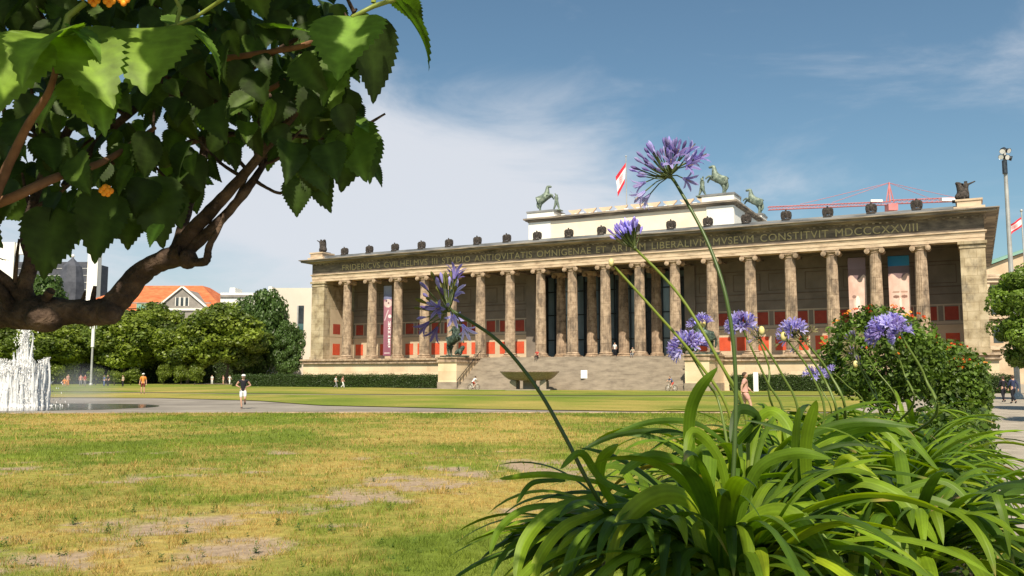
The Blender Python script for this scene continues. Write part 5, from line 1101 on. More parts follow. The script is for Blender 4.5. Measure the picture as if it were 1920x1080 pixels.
def inpoly(x, y, P):
    c = False; j = len(P) - 1
    for i in range(len(P)):
        if (P[i][1] > y) != (P[j][1] > y) and x < (P[j][0] - P[i][0]) * (y - P[i][1]) / (P[j][1] - P[i][1]) + P[i][0]: c = not c
        j = i
    return c
def lantana_tree():
    c0 = at(-330, 600, 1.5); T = empty('lantana_tree', (c0.x, c0.y, 0)); O = Vector((c0.x, c0.y, 0)); tag(T, 'large lantana with thick bent trunk and toothed leaves overhanging the left foreground', 'tree')
    QS = []
    def br(m, pts, r, rough=.1, n=10):
        P = [at(*p) - O for p in pts]; Q = []; Rr = []
        for i in range(len(P) - 1):
            for q in range(5):
                t = q / 5; p0 = P[max(i - 1, 0)]; p1 = P[i]; p2 = P[i + 1]; p3 = P[min(i + 2, len(P) - 1)]
                Q.append(.5 * ((2 * p1) + (p2 - p0) * t + (2 * p0 - 5 * p1 + 4 * p2 - p3) * t * t + (-p0 + 3 * p1 - 3 * p2 + p3) * t ** 3)); Rr.append(r[i] * (1 - t) + r[i + 1] * t)
        Q.append(P[-1]); Rr.append(r[-1]); m.tube(Q, [a * (1 if a < 9 else .84) / F_PX * 1.4 for a in Rr], n, rough=rough); QS.extend(Q[6:]); return Q
    m = MB()
    base = [Vector((0, 0, 0.75)), Vector((.02, 0, 1.2)), Vector((.06, 0, 1.65)), Vector((.16, -.02, 1.92))]
    m.tube([tuple(p) for p in base] + [tuple(at(-60, 592, 1.4) - O)], [.055, .045, .04, .038, .032], 12, rough=.07)
    br(m, [(-90, 588, 1.42), (0, 585, 1.4), (80, 588, 1.38), (140, 584, 1.38), (190, 586, 1.38), (225, 560, 1.38), (262, 515, 1.38), (300, 490, 1.37), (345, 478, 1.36)], [34, 34, 38, 26, 30, 26, 24, 22, 24], .12, 14)
    m.ball(tuple(at(352, 486, 1.36) - O), .016, 12); m.ball(tuple(at(85, 596, 1.37) - O), .026, 12, 0, (1.2, 1, .9)); m.ball(tuple(at(205, 586, 1.37) - O), .020, 10)
    br(m, [(320, 490, 1.37), (355, 440, 1.36), (405, 385, 1.35), (455, 330, 1.33), (520, 250, 1.3), (575, 190, 1.28)], [20, 17, 14, 11, 8, 5], .1)
    br(m, [(335, 490, 1.37), (385, 440, 1.36), (430, 395, 1.36), (470, 345, 1.36), (500, 300, 1.38)], [16, 12, 10, 8, 4])
    br(m, [(345, 490, 1.36), (385, 490, 1.34), (392, 462, 1.34), (415, 420, 1.34), (420, 400, 1.34)], [9, 8, 6, 4, 2])
    br(m, [(330, 470, 1.38), (350, 400, 1.42), (375, 320, 1.45), (400, 220, 1.45), (470, 130, 1.4), (560, 70, 1.35)], [14, 11, 9, 8, 6, 4])
    br(m, [(70, 590, 1.38), (45, 545, 1.38), (58, 490, 1.38), (50, 430, 1.38), (80, 330, 1.4), (130, 240, 1.4), (180, 120, 1.35)], [22, 20, 15, 12, 10, 8, 5])
    br(m, [(50, 570, 1.38), (20, 535, 1.37), (-20, 500, 1.36), (-60, 440, 1.36)], [15, 13, 12, 11])
    br(m, [(25, 590, 1.38), (5, 550, 1.36), (-40, 500, 1.35)], [14, 12, 10]); br(m, [(28, 530, 1.37), (32, 480, 1.36), (36, 448, 1.36)], [4, 3, 2])
    br(m, [(150, 578, 1.38), (160, 546, 1.38)], [5, 2]); br(m, [(172, 575, 1.38), (178, 536, 1.38)], [6, 3]); br(m, [(85, 560, 1.36), (96, 545, 1.35)], [10, 8])
    br(m, [(120, 350, 1.45), (200, 250, 1.5), (300, 180, 1.5), (420, 190, 1.45), (520, 180, 1.4), (600, 190, 1.35)], [9, 8, 8, 7, 6, 4])
    br(m, [(130, 300, 1.5), (260, 300, 1.5), (380, 260, 1.5), (480, 250, 1.45), (610, 260, 1.4)], [7, 7, 6, 5, 3]); br(m, [(480, 340, 1.36), (500, 352, 1.36), (525, 362, 1.36), (550, 350, 1.36)], [4, 3, 3, 2])
    rd = random.Random(3)
    for i in range(90):
        p = rd.choice(QS) + O; x, y = to_px(p); d = p.y; a = rd.uniform(-2.6, -.3); l = rd.uniform(50, 130)
        if y > 400 or y < -150: continue
        br(m, [(x, y, d), (x + math.cos(a) * l * .5, y + math.sin(a) * l * .5 + 8, d), (x + math.cos(a) * l, y + math.sin(a) * l, d)], [4.5, 3.5, 2], .08, 6)
    m.build('trunk', M['bark'], T, smooth=True)
    m = MB(); br(m, [(-60, 400, 1.15), (20, 372, 1.12), (100, 335, 1.15), (200, 300, 1.25), (290, 240, 1.35)], [9, 8, 7, 6, 4], .06, 8); m.build('twig', M['twig'], T, smooth=True); m = MB(); br(m, [(-10, 370, 1.1), (20, 300, 1.1), (55, 230, 1.08), (95, 165, 1.05), (120, 60, 1.03)], [8, 7, 6, 5, 4], .06, 8); m.build('twig', M['twig'], T, smooth=True); m = MB()
    br(m, [(420, 110, 1.25), (500, 98, 1.22), (560, 88, 1.2), (610, 70, 1.18)], [6, 5, 5, 4], .06, 8); m.build('twig', M['twig'], T, smooth=True); m = MB(); br(m, [(440, 190, 1.3), (500, 170, 1.25), (535, 150, 1.25)], [5, 5, 4], .06, 8)
    m.build('twig', M['twig'], T, smooth=True)
    m = MB()
    def gs(pts, r): P = [at(*p) - O for p in pts]; m = MB(); m.tube([tuple(p) for p in P], [a / F_PX * 1.1 for a in r], 8, col=(.22, .28, .05)); m.build('green_shoot', M['stem'], T, smooth=True, color=True)
    gs([(660, 32, 1.12), (700, 12, 1.12), (730, 2, 1.12), (780, -10, 1.12)], [4, 5, 5, 4]); gs([(310, 55, 1.08), (370, 30, 1.08), (430, -10, 1.08)], [3.5, 3.5, 4]); gs([(600, 225, 1.25), (640, 222, 1.25), (655, 205, 1.25)], [3, 3, 2])
    gs([(120, 60, 1.03), (128, 30, 1.03), (160, 5, 1.03)], [6, 6, 5]); gs([(330, 50, 1.08), (338, 15, 1.08), (325, -10, 1.08)], [4, 4, 3]); gs([(700, 5, 1.12), (705, -30, 1.12)], [5, 5])
    # leaves
    m = MB(); rd = random.Random(11); HERO = (.155, .25, .030); MID = (.065, .115, .015); DK = (.034, .062, .011)  # darker leaf tones carry the shade inside the crown
    # hero leaves: base px,py,D, tip px,py,D(tip), size factor, normal, colour
    view = Vector((0, -1, .25))
    def hero(bx, by, bd, tx, ty, td, nrm, col, wid=1., fold=.3, curl=.3):
        b = at(bx, by, bd); t = at(tx, ty, td); lantana_leaf(m, b - O, t - b, nrm, (t - b).length * 1.04, col, fold, curl, wid)
    hero(70, 70, .98, -30, 205, .95, (.15, -.75, .6), HERO, 1.05, .2); hero(283, 52, 1.07, 268, 152, 1.0, (.05, -.8, .6), HERO, 1.22, .16); hero(664, 30, 1.12, 628, 128, 1.06, (-.1, -.85, .5), (.13, .23, .035), 1.15, .2)
    hero(120, 70, 1.03, 10, 55, .9, (-.1, -.3, .95), HERO, .75, .3, .9); hero(128, 62, 1.03, 205, 175, .98, (.2, -.8, .5), HERO, .95, .25); hero(140, 50, 1.03, 222, 100, 1.0, (.3, -.4, .8), (.11, .2, .03), .7, .3, .9)
    hero(150, 140, 1.06, 165, 225, 1.03, (0, -.9, .3), HERO, 1.0, .2); hero(185, 150, 1.05, 195, 245, 1.03, (.3, -.9, .3), (.12, .21, .03), .8, .3); hero(110, 170, 1.1, 65, 240, 1.08, (-.3, -.8, .3), (.16, .25, .05), .6, .4)
    hero(345, 48, 1.08, 442, 125, 1.1, (.5, -.3, .8), (.12, .22, .035), .55, .4, .8); hero(330, 50, 1.08, 385, 20, 1.2, (0, -.2, .9), (.10, .18, .03), .5); hero(692, 28, 1.16, 708, 190, 1.2, (.55, -.7, .1), DK, .85, .2, .2); hero(690, 25, 1.17, 672, 90, 1.2, (0, -.8, .3), MID, .9)
    hero(735, -2, 1.12, 832, 105, 1.18, (.55, -.25, .75), (.075, .14, .025), .62, .45, .55); hero(745, -4, 1.12, 790, 40, 1.2, (0, .3, .9), MID, .6)
    hero(655, 235, 1.25, 682, 330, 1.22, (-.1, -.9, .3), (.085, .15, .025), 1.05, .3); hero(662, 238, 1.27, 640, 355, 1.27, (.2, -.9, .1), DK, 1.0); hero(680, 240, 1.27, 700, 335, 1.25, (.5, -.7, .3), MID, .75); hero(690, 300, 1.27, 720, 346, 1.27, (.6, -.6, .3), DK, .7)
    hero(640, 225, 1.26, 690, 232, 1.2, (0, -.3, .9), (.1, .18, .03), .7); hero(600, 90, 1.24, 622, 200, 1.2, (-.2, -.9, .3), (.13, .21, .04), 1.15, .25); hero(585, 310, 1.3, 618, 395, 1.3, (0, -1, .1), DK, .8); hero(563, 335, 1.3, 553, 404, 1.3, (-.1, -1, .1), DK, 1.1)
    hero(600, 330, 1.32, 600, 385, 1.32, (0, -1, 0), MID, .9); hero(290, 330, 1.22, 300, 460, 1.22, (.1, -1, .1), DK, 1.0); hero(215, 360, 1.2, 165, 488, 1.2, (-.2, -1, .1), DK, 1.1); hero(110, 390, 1.22, 75, 520, 1.22, (.2, -1, .1), DK, 1.0); hero(250, 370, 1.25, 235, 465, 1.25, (.1, -1, 0), DK, 1.1)
    hero(10, 330, 1.15, -15, 425, 1.15, (0, -1, 0), DK, 1.1); hero(300, 420, 1.15, 278, 458, 1.13, (-.1, -.8, .6), (.13, .22, .04), .8); hero(480, 55, 1.2, 595, 45, 1.15, (0, -.2, .95), (.09, .17, .025), .35)
    hero(640, 170, 1.3, 650, 240, 1.3, (.3, -.8, .2), MID, .9); hero(600, 200, 1.3, 640, 170, 1.28, (.1, -.5, .8), MID, .8)
    cnt = 0; tries = 0
    while cnt < 620 and tries < 200000:
        tries += 1
        d = Vector((rd.gauss(0, 1), rd.gauss(0, 1), rd.gauss(0, 1))).normalized(); q = rd.uniform(.25, 1) ** .4
        p = Vector((-.62 + d.x * .82 * q, 1.38 + d.y * .45 * q, 2.33 + d.z * .52 * q))
        L_ = rd.uniform(.05, .085); x, y = to_px(p); x2, y2 = to_px(p + Vector((0, 0, -L_ * .8)))
        inframe = -40 < x < 1960 and y2 > -20
        if p.y < .8: continue
        if not inframe and rd.random() < .65: continue
        if inframe and not (inpoly(x, y, CAN) and inpoly(x2, y2 + 6, CAN) and inpoly(x2 + 22, y2, CAN) and inpoly(x2 - 15, y2, CAN)): continue
        if inframe and p.y < 1.15: continue
        if x > 640: continue
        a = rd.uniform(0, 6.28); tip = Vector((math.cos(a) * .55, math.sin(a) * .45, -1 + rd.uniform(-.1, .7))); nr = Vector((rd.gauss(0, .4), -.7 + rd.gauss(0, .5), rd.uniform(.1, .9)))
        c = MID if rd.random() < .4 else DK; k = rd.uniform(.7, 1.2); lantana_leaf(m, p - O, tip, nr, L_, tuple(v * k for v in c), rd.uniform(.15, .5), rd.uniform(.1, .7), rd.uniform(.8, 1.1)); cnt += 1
    cnt = 0
    while cnt < 430:
        x, y, dd = rd.uniform(-40, 705), rd.uniform(-40, 500), rd.uniform(1.18, 1.62); L_ = rd.uniform(.030, .066); p = at(x, y, dd); x2, y2 = to_px(p + Vector((0, 0, -L_ * .85)))
        if not (inpoly(x, y, CAN) and inpoly(x2 + 30, y2 + 5, CAN) and inpoly(x2 - 30, y2 + 5, CAN)): continue
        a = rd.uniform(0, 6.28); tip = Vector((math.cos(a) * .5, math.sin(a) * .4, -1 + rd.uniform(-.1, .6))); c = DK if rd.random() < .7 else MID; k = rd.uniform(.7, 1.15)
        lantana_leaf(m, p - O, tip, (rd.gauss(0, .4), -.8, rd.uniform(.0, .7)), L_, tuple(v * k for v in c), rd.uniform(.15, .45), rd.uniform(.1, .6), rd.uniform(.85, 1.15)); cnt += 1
    for i in range(1250):   # the top and the near side of the crown, above the picture, which shade the inside
        d = Vector((rd.gauss(0, 1), rd.gauss(0, 1), abs(rd.gauss(0, 1)))).normalized(); p = Vector((-.5 + d.x * .85, .95 + d.y * .6, 2.42 + d.z * .5))
        x, y = to_px(p); x2, y2 = to_px(p + Vector((0, 0, -.09)))
        if y2 > -25 and -60 < x < 2000: continue
        a = rd.uniform(0, 6.28); k = rd.uniform(.8, 1.4); lantana_leaf(m, p - O, (math.cos(a) * .7, math.sin(a) * .7, -.5), (rd.gauss(0, .3), -.4, .9), rd.uniform(.07, .1), tuple(v * k for v in MID), .3, .5, 1.1)
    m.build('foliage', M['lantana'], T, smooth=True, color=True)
    fl = pm('orange florets', [(.85, .22, .01), (.95, .42, .02)], 40, .6)
    for c, n_, s in ((at(178, -17, 1.0), 18, .010), (at(203, 356, 1.15), 3, .005)):
        m = MB()
        for i in range(n_):
            o = Vector((random.gauss(0, s), random.gauss(0, s), random.gauss(0, s * .4))); q = c + o - O
            for k in range(4): a = k * 1.57; m.ball((q.x + .004 * math.cos(a), q.y - .003, q.z + .004 * math.sin(a)), .0042, 6, 0, (1, .5, 1))
        m.build('flower_head', fl, T, smooth=True)
    # its tub, outside the picture
    m = MB(); m.lathe((0, 0, 0), [(.27, 0), (.36, .72), (.38, .72), (.38, .78), (.33, .78), (.33, .7), (.02, .69)], 28); m.build('tub', M['trough'], T)
lantana_tree()

# ------------------------------------------------------------------ planter row: agapanthus and lantana bushes
def trough():
    d = Vector((.4654, .8851, 0)); c = Vector((-.36, 0, 0)); s = c + d * 1.55 + Vector((0, 0, 0)); T = empty('planter', (s.x, s.y, 0), -MUS_A); tag(T, 'long dark timber planter under the strap leaves beside the gravel path', 'planter')
    m = MB(); L_ = 9.5; h = 1.26
    for k in range(5): z0 = (.04 + k * .244); m.box(-.33, -.29, 0, L_, z0, z0 + .236); m.box(.29, .33, 0, L_, z0, z0 + .236); m.box(-.33, .33, -.04, -.002, z0, z0 + .236); m.box(-.33, .33, L_ + .002, L_ + .04, z0, z0 + .236)
    for y in np.linspace(0, L_ - .08, 7): m.box(-.36, -.331, y, y + .08, 0, h); m.box(.331, .36, y, y + .08, 0, h)
    m.build('boards', M['trough'], T); m = MB(); m.box(-.285, .285, .002, L_ - .002, .6, 1.22); m.build('soil', M['soil'], T)
trough()
def strap(m, base, az, L_, w, e0, droop, col, twist=0., n=16, kink=None):
    p = Vector(base); ds = L_ / n; V = []; C = []; dead = random.random(); tipc = random.uniform(.88, .97) if dead < .16 else 2; old = dead > .985
    if old: col = (.30, .22, .08); droop += 1.
    for i in range(n + 1):
        t = i / n; e = e0 - droop * t ** 1.25
        if kink and t > kink: e -= .9
        d = Vector((math.cos(az) * math.cos(e), math.sin(az) * math.cos(e), math.sin(e)))
        sd_ = Vector((-math.sin(az), math.cos(az), 0)); nn = d.cross(sd_) * -1; tw = twist * t; s_ = sd_ * math.cos(tw) + nn * math.sin(tw); n2 = s_.cross(d) * -1
        ww = w * (.62 + .38 * min(1, t * 3.2)) * (1 if t < .55 else max(.0, 1 - ((t - .55) / .45) ** 2.0) ** .75)
        for q, k in QK:
            V.append(tuple(p + s_ * (ww * .5 * q) + n2 * (-abs(q) * ww * .14))); C.append(tuple(c * k * (1.1 if q == 0 else 1) * (1.35 - .45 * min(1, t * 2.5) if i < 6 else .92) for c in (col if t < tipc else (.33, .27, .07))))
        p = p + d * ds; az += twist * .02
    m.add(V, [(i * 9 + j, i * 9 + j + 1, (i + 1) * 9 + j + 1, (i + 1) * 9 + j) for i in range(n) for j in range(8)], 0, np.array(C))
QK = ((-1, 1.08), (-.75, .86), (-.5, 1.04), (-.25, .88), (0, 1.0), (.25, .88), (.5, 1.04), (.75, .86), (1, 1.08))
def strap_px(m, O, pts, wpx, col, tw=0.):
    P = [at(*p) - O for p in pts]; n = 18; Q = []
    for i in range(n + 1):
        t = i / n * (len(P) - 1); j = min(int(t), len(P) - 2); t -= j; p0 = P[max(j - 1, 0)]; p1 = P[j]; p2 = P[j + 1]; p3 = P[min(j + 2, len(P) - 1)]
        Q.append(.5 * ((2 * p1) + (p2 - p0) * t + (2 * p0 - 5 * p1 + 4 * p2 - p3) * t * t + (-p0 + 3 * p1 - 3 * p2 + p3) * t ** 3))
    w = wpx * .78 * pts[0][2] / F_PX; V = []; C = []
    for i, p in enumerate(Q):
        d = (Q[min(i + 1, n)] - Q[max(i - 1, 0)]).normalized(); vw = Vector((0, -1, .35 + .4 * math.sin(i * .4))).normalized(); sd_ = d.cross(vw).normalized(); nn = sd_.cross(d).normalized(); t = i / n
        a = tw * t; s_ = sd_ * math.cos(a) + nn * math.sin(a); n2 = s_.cross(d)
        ww = w * (.7 + .3 * min(1, t * 4)) * (1 if t < .6 else max(0, 1 - ((t - .6) / .4) ** 2.2) ** .8)
        for q, k in QK: V.append(tuple(p + s_ * (ww * .5 * q) + n2 * (-abs(q) * ww * .13))); C.append(tuple(c * k * (1.15 if q == 0 else 1) for c in col))
    m.add(V, [(i * 9 + j, i * 9 + j + 1, (i + 1) * 9 + j + 1, (i + 1) * 9 + j) for i in range(n) for j in range(8)], 0, np.array(C))
AG = [(.12, .205, .013), (.18, .28, .015), (.07, .135, .011), (.27, .35, .017), (.04, .08, .010)]
def clump(base, n, L_, w, label, seed, azr=(0, 6.283), extra=(), cat='agapanthus plant', e=(.55, 1.45)):
    rd = random.Random(seed); T = empty('agapanthus', base); tag(T, label, cat, 'agapanthus plants in the planter row'); m = MB(); n = int(n * 2.25); w *= .80
    for i in range(n):
        a = rd.uniform(*azr); e0 = rd.uniform(*e); r = rd.uniform(0, .075); b = Vector((math.cos(a) * r, math.sin(a) * r, 0))
        c = AG[rd.choices(range(5), (4, 4, 3, 1.2, 2))[0]]; k = rd.uniform(.85, 1.2)
        strap(m, b, a + rd.uniform(-.3, .3), L_ * rd.uniform(.6, 1.15), w * rd.uniform(.7, 1.15), e0, rd.uniform(1.2, 2.6) * (.6 + .4 * e0), tuple(v * k for v in c), rd.uniform(-.9, .9), kink=.7 if rd.random() < .06 else None)
    for args in extra: strap_px(m, Vector(base), *args)
    m.build('foliage', M['aga'], T, smooth=True, color=True); return T
def umbel(parent, O, c, axis, R_, n, kind, seed, flower=.5, bias=Vector()):
    """head of pedicels with closed buds and open trumpet flowers"""
    rd = random.Random(seed); m = MB(); axis = Vector(axis).normalized(); G = (.10, .13, .04); c = Vector(c) - O
    PUR = [(.34, .29, .64), (.46, .41, .77), (.24, .18, .43), (.57, .53, .86)]
    m.ball(tuple(c), R_ * .09, 8, 1, col=G)
    def bud(p, d, L_, r, col):
        q = Vector((0, 0, 1)).rotation_difference(d).to_matrix(); pr = [(.25, 0), (.6, .25), (1, .6), (.85, .8), (.1, 1)]; nn = 6; v = []
        for rr, zz in pr:
            for k in range(nn): v.append(tuple(p + q @ Vector((rr * r * math.cos(k * 1.047), rr * r * math.sin(k * 1.047), zz * L_))))
        m.add(v, [(i * nn + k, i * nn + (k + 1) % nn, (i + 1) * nn + (k + 1) % nn, (i + 1) * nn + k) for i in range(4) for k in range(nn)], 0, col)
    def open_(p, d, L_, col):
        q = Vector((0, 0, 1)).rotation_difference(d).to_matrix(); a0 = rd.uniform(0, 1)
        for k in range(6):
            a = a0 + k * 1.047; v = []; cs = []
            for (z, r, w) in ((0, .06, .05), (.35, .13, .10), (.65, .28, .115), (.88, .52, .10), (.95, .72, .02)):
                for s in (-1, 0, 1):
                    x = r * math.cos(a) - s * w * math.sin(a); y = r * math.sin(a) + s * w * math.cos(a); v.append(tuple(p + q @ (Vector((x, y, z + (.02 if s == 0 else 0))) * L_))); cs.append(tuple(u * (.72 if s == 0 else 1.1) for u in col))
            m.add(v, [(i * 3 + j, i * 3 + j + 1, (i + 1) * 3 + j + 1, (i + 1) * 3 + j) for i in range(4) for j in range(2)], 0, np.array(cs))
        m.tube([p + d * L_ * .3, p + d * L_ * .95], .0012 * R_ / .07, 4, 0, col=(.5, .42, .3))
    for i in range(n):
        d = Vector((rd.gauss(0, 1), rd.gauss(0, 1), rd.gauss(0, 1))).normalized()
        if d.dot(axis) < -.3: d = d - axis * (2 * d.dot(axis) * .8); d.normalize()
        op = rd.random() < flower
        if flower < .5 and op: d = (d - axis * .6).normalized()
        d = (d + bias * .7).normalized()
        if kind == 'up': d = (d * .95 + Vector((-.15, 0, .95))).normalized(); pl0 = 1.2
        pl = R_ * (rd.uniform(.6, .95) if flower < .5 else rd.uniform(.5, .75)); dd = (d + Vector((0, 0, -.35 if op else .35))).normalized(); mid = c + d * pl * .5; e = mid + dd * pl * .5
        m.tube([c, mid, e], [R_ * .022, R_ * .018, R_ * .02], 5, 1, col=G)
        col = PUR[rd.randrange(4)]; k = rd.uniform(.8, 1.2); col = tuple(v * k for v in col)
        if kind == 'round' and flower < .2 and not op and rd.random() < .5: col = (.26, .27, .07)
        if kind == 'seed': col = (.30, .27, .12) if rd.random() < .7 else (.35, .3, .5)
        if op: open_(e, dd, R_ * (.42 if flower < .5 else .5), col)
        else: bud(e, dd, R_ * rd.uniform(.26, .40), R_ * .052, tuple(v * (1.1 if kind == 'up' else .75) for v in col))
    m.build('umbel', [M['petal'], M['stem']], parent, smooth=True, color=True)
def stalk(T, pts, r, head=None, col=(.085, .14, .025)):
    O = Vector(T.location); P = [at(*p) - O for p in pts]; P.insert(0, Vector((P[0].x * .12, P[0].y * .12, -.02))); Q = []
    for i in range(len(P) - 1):
        for q in range(6):
            t = q / 6; p0 = P[max(i - 1, 0)]; p1 = P[i]; p2 = P[i + 1]; p3 = P[min(i + 2, len(P) - 1)]
            Q.append(.5 * ((2 * p1) + (p2 - p0) * t + (2 * p0 - 5 * p1 + 4 * p2 - p3) * t * t + (-p0 + 3 * p1 - 3 * p2 + p3) * t ** 3))
    Q.append(P[-1]); n = len(Q); m = MB(); m.tube(Q, [r * (1.1 - .35 * i / n) for i in range(n)], 8, col=col); o = m.build('flower_stalk', M['stem'], T, smooth=True, color=True)
    if head:
        c = at(*head[:3]); R_, n_, kind, fl, seed = head[3:]; ax = (Q[-1] - Q[-4]).normalized(); hub = Q[-1] + O; b = (c - hub) / R_; umbel(o, O, hub, ax, R_, n_, kind, seed, fl, b if b.length < 1 else b.normalized())
    return o
def yellow_bud(o, O, p, s):
    m = MB(); m.ball(tuple(Vector(p) - O), s, 8, 0, (.8, .8, 1.2)); m.build('bud', pm('cream yellow bud', [(.62, .5, .16), (.75, .65, .3)], 30, .6), o, smooth=True)
def agapanthus_row():
    zc = 1.16
    A0 = at(1365, 1030, 1.95); A0.z = 1.42
    def h(c): return tuple(c)
    def D_(d, *pp): return [(x, y, d + (k * -.05)) for k, (x, y) in enumerate(pp)]
    ex = [(D_(2.1, (1302, 930), (1292, 800), (1308, 735), (1346, 688)), 27, AG[0], .5), (D_(2.1, (1516, 930), (1512, 830), (1531, 750)), 28, AG[1], .4), (D_(2.12, (1500, 930), (1493, 840), (1499, 762)), 22, AG[0], -.4),
          (D_(1.95, (1352, 1015), (1300, 940), (1235, 928), (1168, 985), (1138, 1100)), 46, AG[3], .1), (D_(1.95, (1378, 1010), (1420, 968), (1470, 962), (1530, 1010), (1600, 1100)), 46, AG[1], -.1), (D_(1.98, (1360, 990), (1300, 890), (1225, 855), (1160, 890)), 26, AG[0], .2),
          (D_(2.05, (1300, 900), (1310, 850), (1330, 838), (1332, 880), (1331, 925)), 34, AG[0], .1), (D_(1.98, (1370, 960), (1350, 860), (1300, 810), (1284, 880)), 24, AG[1], .1), (D_(1.97, (1385, 980), (1420, 880), (1490, 850), (1560, 860)), 26, AG[0], .2),
          (D_(1.9, (1340, 1060), (1250, 1010), (1200, 1030), (1180, 1100)), 30, AG[1], .2), (D_(1.9, (1350, 1050), (1290, 1030), (1240, 1060), (1230, 1110)), 34, AG[3], -.2), (D_(1.9, (1350, 1060), (1380, 1035), (1420, 1050), (1425, 1075)), 30, AG[3], .6), (D_(1.95, (1370, 1010), (1310, 990), (1340, 1080)), 30, AG[3], .2)]
    ex2 = [(D_(1.95, (1125, 930), (1040, 955), (985, 1015), (966, 1090)), 30, AG[1], .1), (D_(1.95, (1130, 905), (1030, 890), (935, 898)), 15, AG[1], .3), (D_(1.97, (1060, 900), (1000, 905), (968, 945)), 12, AG[2], .2), (D_(1.95, (1090, 945), (990, 952), (938, 990), (918, 1040)), 16, AG[0], .1),
           (D_(1.97, (1160, 960), (1128, 900), (1130, 860), (1160, 832)), 25, AG[1], .1), (D_(1.95, (1200, 930), (1130, 900), (1090, 850), (1050, 880)), 18, AG[0], .2), (D_(1.9, (1130, 960), (1060, 985), (1010, 1050), (1000, 1110)), 26, AG[3], .1), (D_(1.9, (1180, 960), (1120, 980), (1080, 1040), (1050, 1100)), 30, AG[0], -.1)]
    ex3 = [(D_(2.1, (1540, 930), (1610, 902), (1680, 925), (1735, 985), (1757, 1020)), 30, AG[1], .1), (D_(2.1, (1700, 1000), (1790, 988), (1880, 1008), (1935, 1040)), 20, AG[2], .1), (D_(2.1, (1600, 950), (1700, 930), (1800, 960), (1890, 1060)), 20, AG[0], .1), (D_(2.1, (1560, 1000), (1640, 960), (1700, 1000), (1740, 1070)), 28, AG[3], .2),
           (D_(2.05, (1600, 1080), (1610, 1020), (1660, 1000), (1720, 1060), (1730, 1100)), 30, AG[1], .2), (D_(2.1, (1640, 940), (1760, 900), (1830, 960), (1872, 1080)), 18, AG[0], .1), (D_(2.1, (1580, 930), (1570, 890), (1590, 860), (1650, 900)), 22, AG[3], .2)]
    ex4 = [(D_(2.6, (1530, 870), (1600, 815), (1680, 800), (1768, 892)), 22, AG[0], .1), (D_(2.6, (1440, 880), (1510, 820), (1600, 792), (1720, 800)), 20, AG[2], .1), (D_(2.6, (1460, 900), (1540, 830), (1640, 800), (1700, 850)), 22, AG[1], .1), (D_(2.5, (1380, 830), (1440, 770), (1480, 800), (1490, 860)), 26, AG[1], .1), (D_(2.5, (1400, 830), (1420, 780), (1385, 770), (1370, 830)), 24, AG[4], .1),
           (D_(2.5, (1370, 840), (1310, 795), (1230, 790), (1150, 812)), 14, AG[2], .1), (D_(2.5, (1340, 850), (1270, 810), (1160, 815), (1080, 850)), 13, AG[4], .1)]
    K = clump(A0, 62, .50, .038, 'nearest agapanthus with broad arching strap leaves, right foreground', 21, extra=ex)
    K2 = clump((.33, 2.05, 1.44), 50, .44, .034, 'agapanthus whose leaves spill furthest left over the lawn', 22, azr=(1.6, 4.9), e=(.5, 1.3), extra=ex2)
    K3 = clump((.95, 2.15, 1.43), 62, .50, .036, 'agapanthus right of the nearest one, leaning over the path', 23, extra=ex3)
    K4 = clump((.66, 2.55, 1.45), 54, .56, .034, 'agapanthus behind the nearest one, at the foot of the violet flower stalks', 24, extra=ex4)
    K5 = clump((1.22, 2.85, 1.42), 60, .48, .034, 'agapanthus in mid row beside the path edge', 25)
    K6 = clump((.98, 3.2, 1.46), 48, .54, .033, 'agapanthus in mid row on the lawn side', 26)
    K7 = clump((1.55, 3.5, 1.42), 52, .46, .033, 'agapanthus before the lantana bushes on the path side', 27)
    K8 = clump((1.38, 3.95, 1.46), 44, .52, .032, 'agapanthus before the lantana bushes on the lawn side', 28)
    K9 = clump((1.98, 4.4, 1.42), 46, .52, .032, 'agapanthus near the far end of the planter, path side', 29)
    K10 = clump((1.8, 4.9, 1.46), 40, .5, .03, 'agapanthus at the foot of the round lantana bush', 30)
    K11 = clump((2.4, 5.4, 1.44), 40, .5, .03, 'last agapanthus of the row, under the far lantana bush', 33)
    K12 = clump((1.28, 2.4, 1.3), 40, .36, .034, 'agapanthus bending low over the gravel path at the lower right', 34, azr=(-2.2, 1.2), e=(.35, 1.2))
    K13 = clump((.66, 1.75, 1.2), 36, .36, .036, 'agapanthus lowest in the picture with leaves cut by its bottom edge', 35, azr=(3.2, 6.4), e=(.5, 1.3))
    # flower stalks
    stalk(K, [(1366, 1010, 1.95), (1376, 870, 1.96), (1379, 700, 1.98), (1362, 560, 2.0), (1325, 450, 2.05), (1272, 352, 2.1), (1256, 330, 2.1)], .0050, (1234, 300, 2.1, .082, 58, 'round', .26, 5), col=(.06, .10, .02))
    stalk(K2, [(1112, 920, 1.9), (1060, 820, 1.9), (1005, 725, 1.92), (935, 640, 1.95), (864, 592, 1.98), (842, 580, 1.98)], .0046, (815, 560, 2.0, .080, 40, 'round', .14, 6), col=(.055, .09, .02))
    stalk(K4, [(1400, 790, 2.55), (1350, 680, 2.55), (1275, 555, 2.6), (1190, 465, 2.62)], .0052, (1185, 463, 2.62, .080, 54, 'up', .0, 7), col=(.17, .22, .03))
    o = stalk(K4, [(1372, 790, 2.5), (1310, 680, 2.5), (1225, 580, 2.5), (1152, 500, 2.5)], .0046, None, col=(.20, .25, .035)); yellow_bud(o, Vector(K4.location), at(1146, 492, 2.5), .010)
    def hd(T, pts, D, head, R_, n, kind, fl, seed, r=.0045, yb=None):
        o = stalk(T, [(x, y, D) for x, y in pts], r, (head[0], head[1], D, R_, n, kind, fl, seed), col=(.12, .17, .03))
        if yb: yellow_bud(o, Vector(T.location), at(yb[0], yb[1], D - .02), .014)
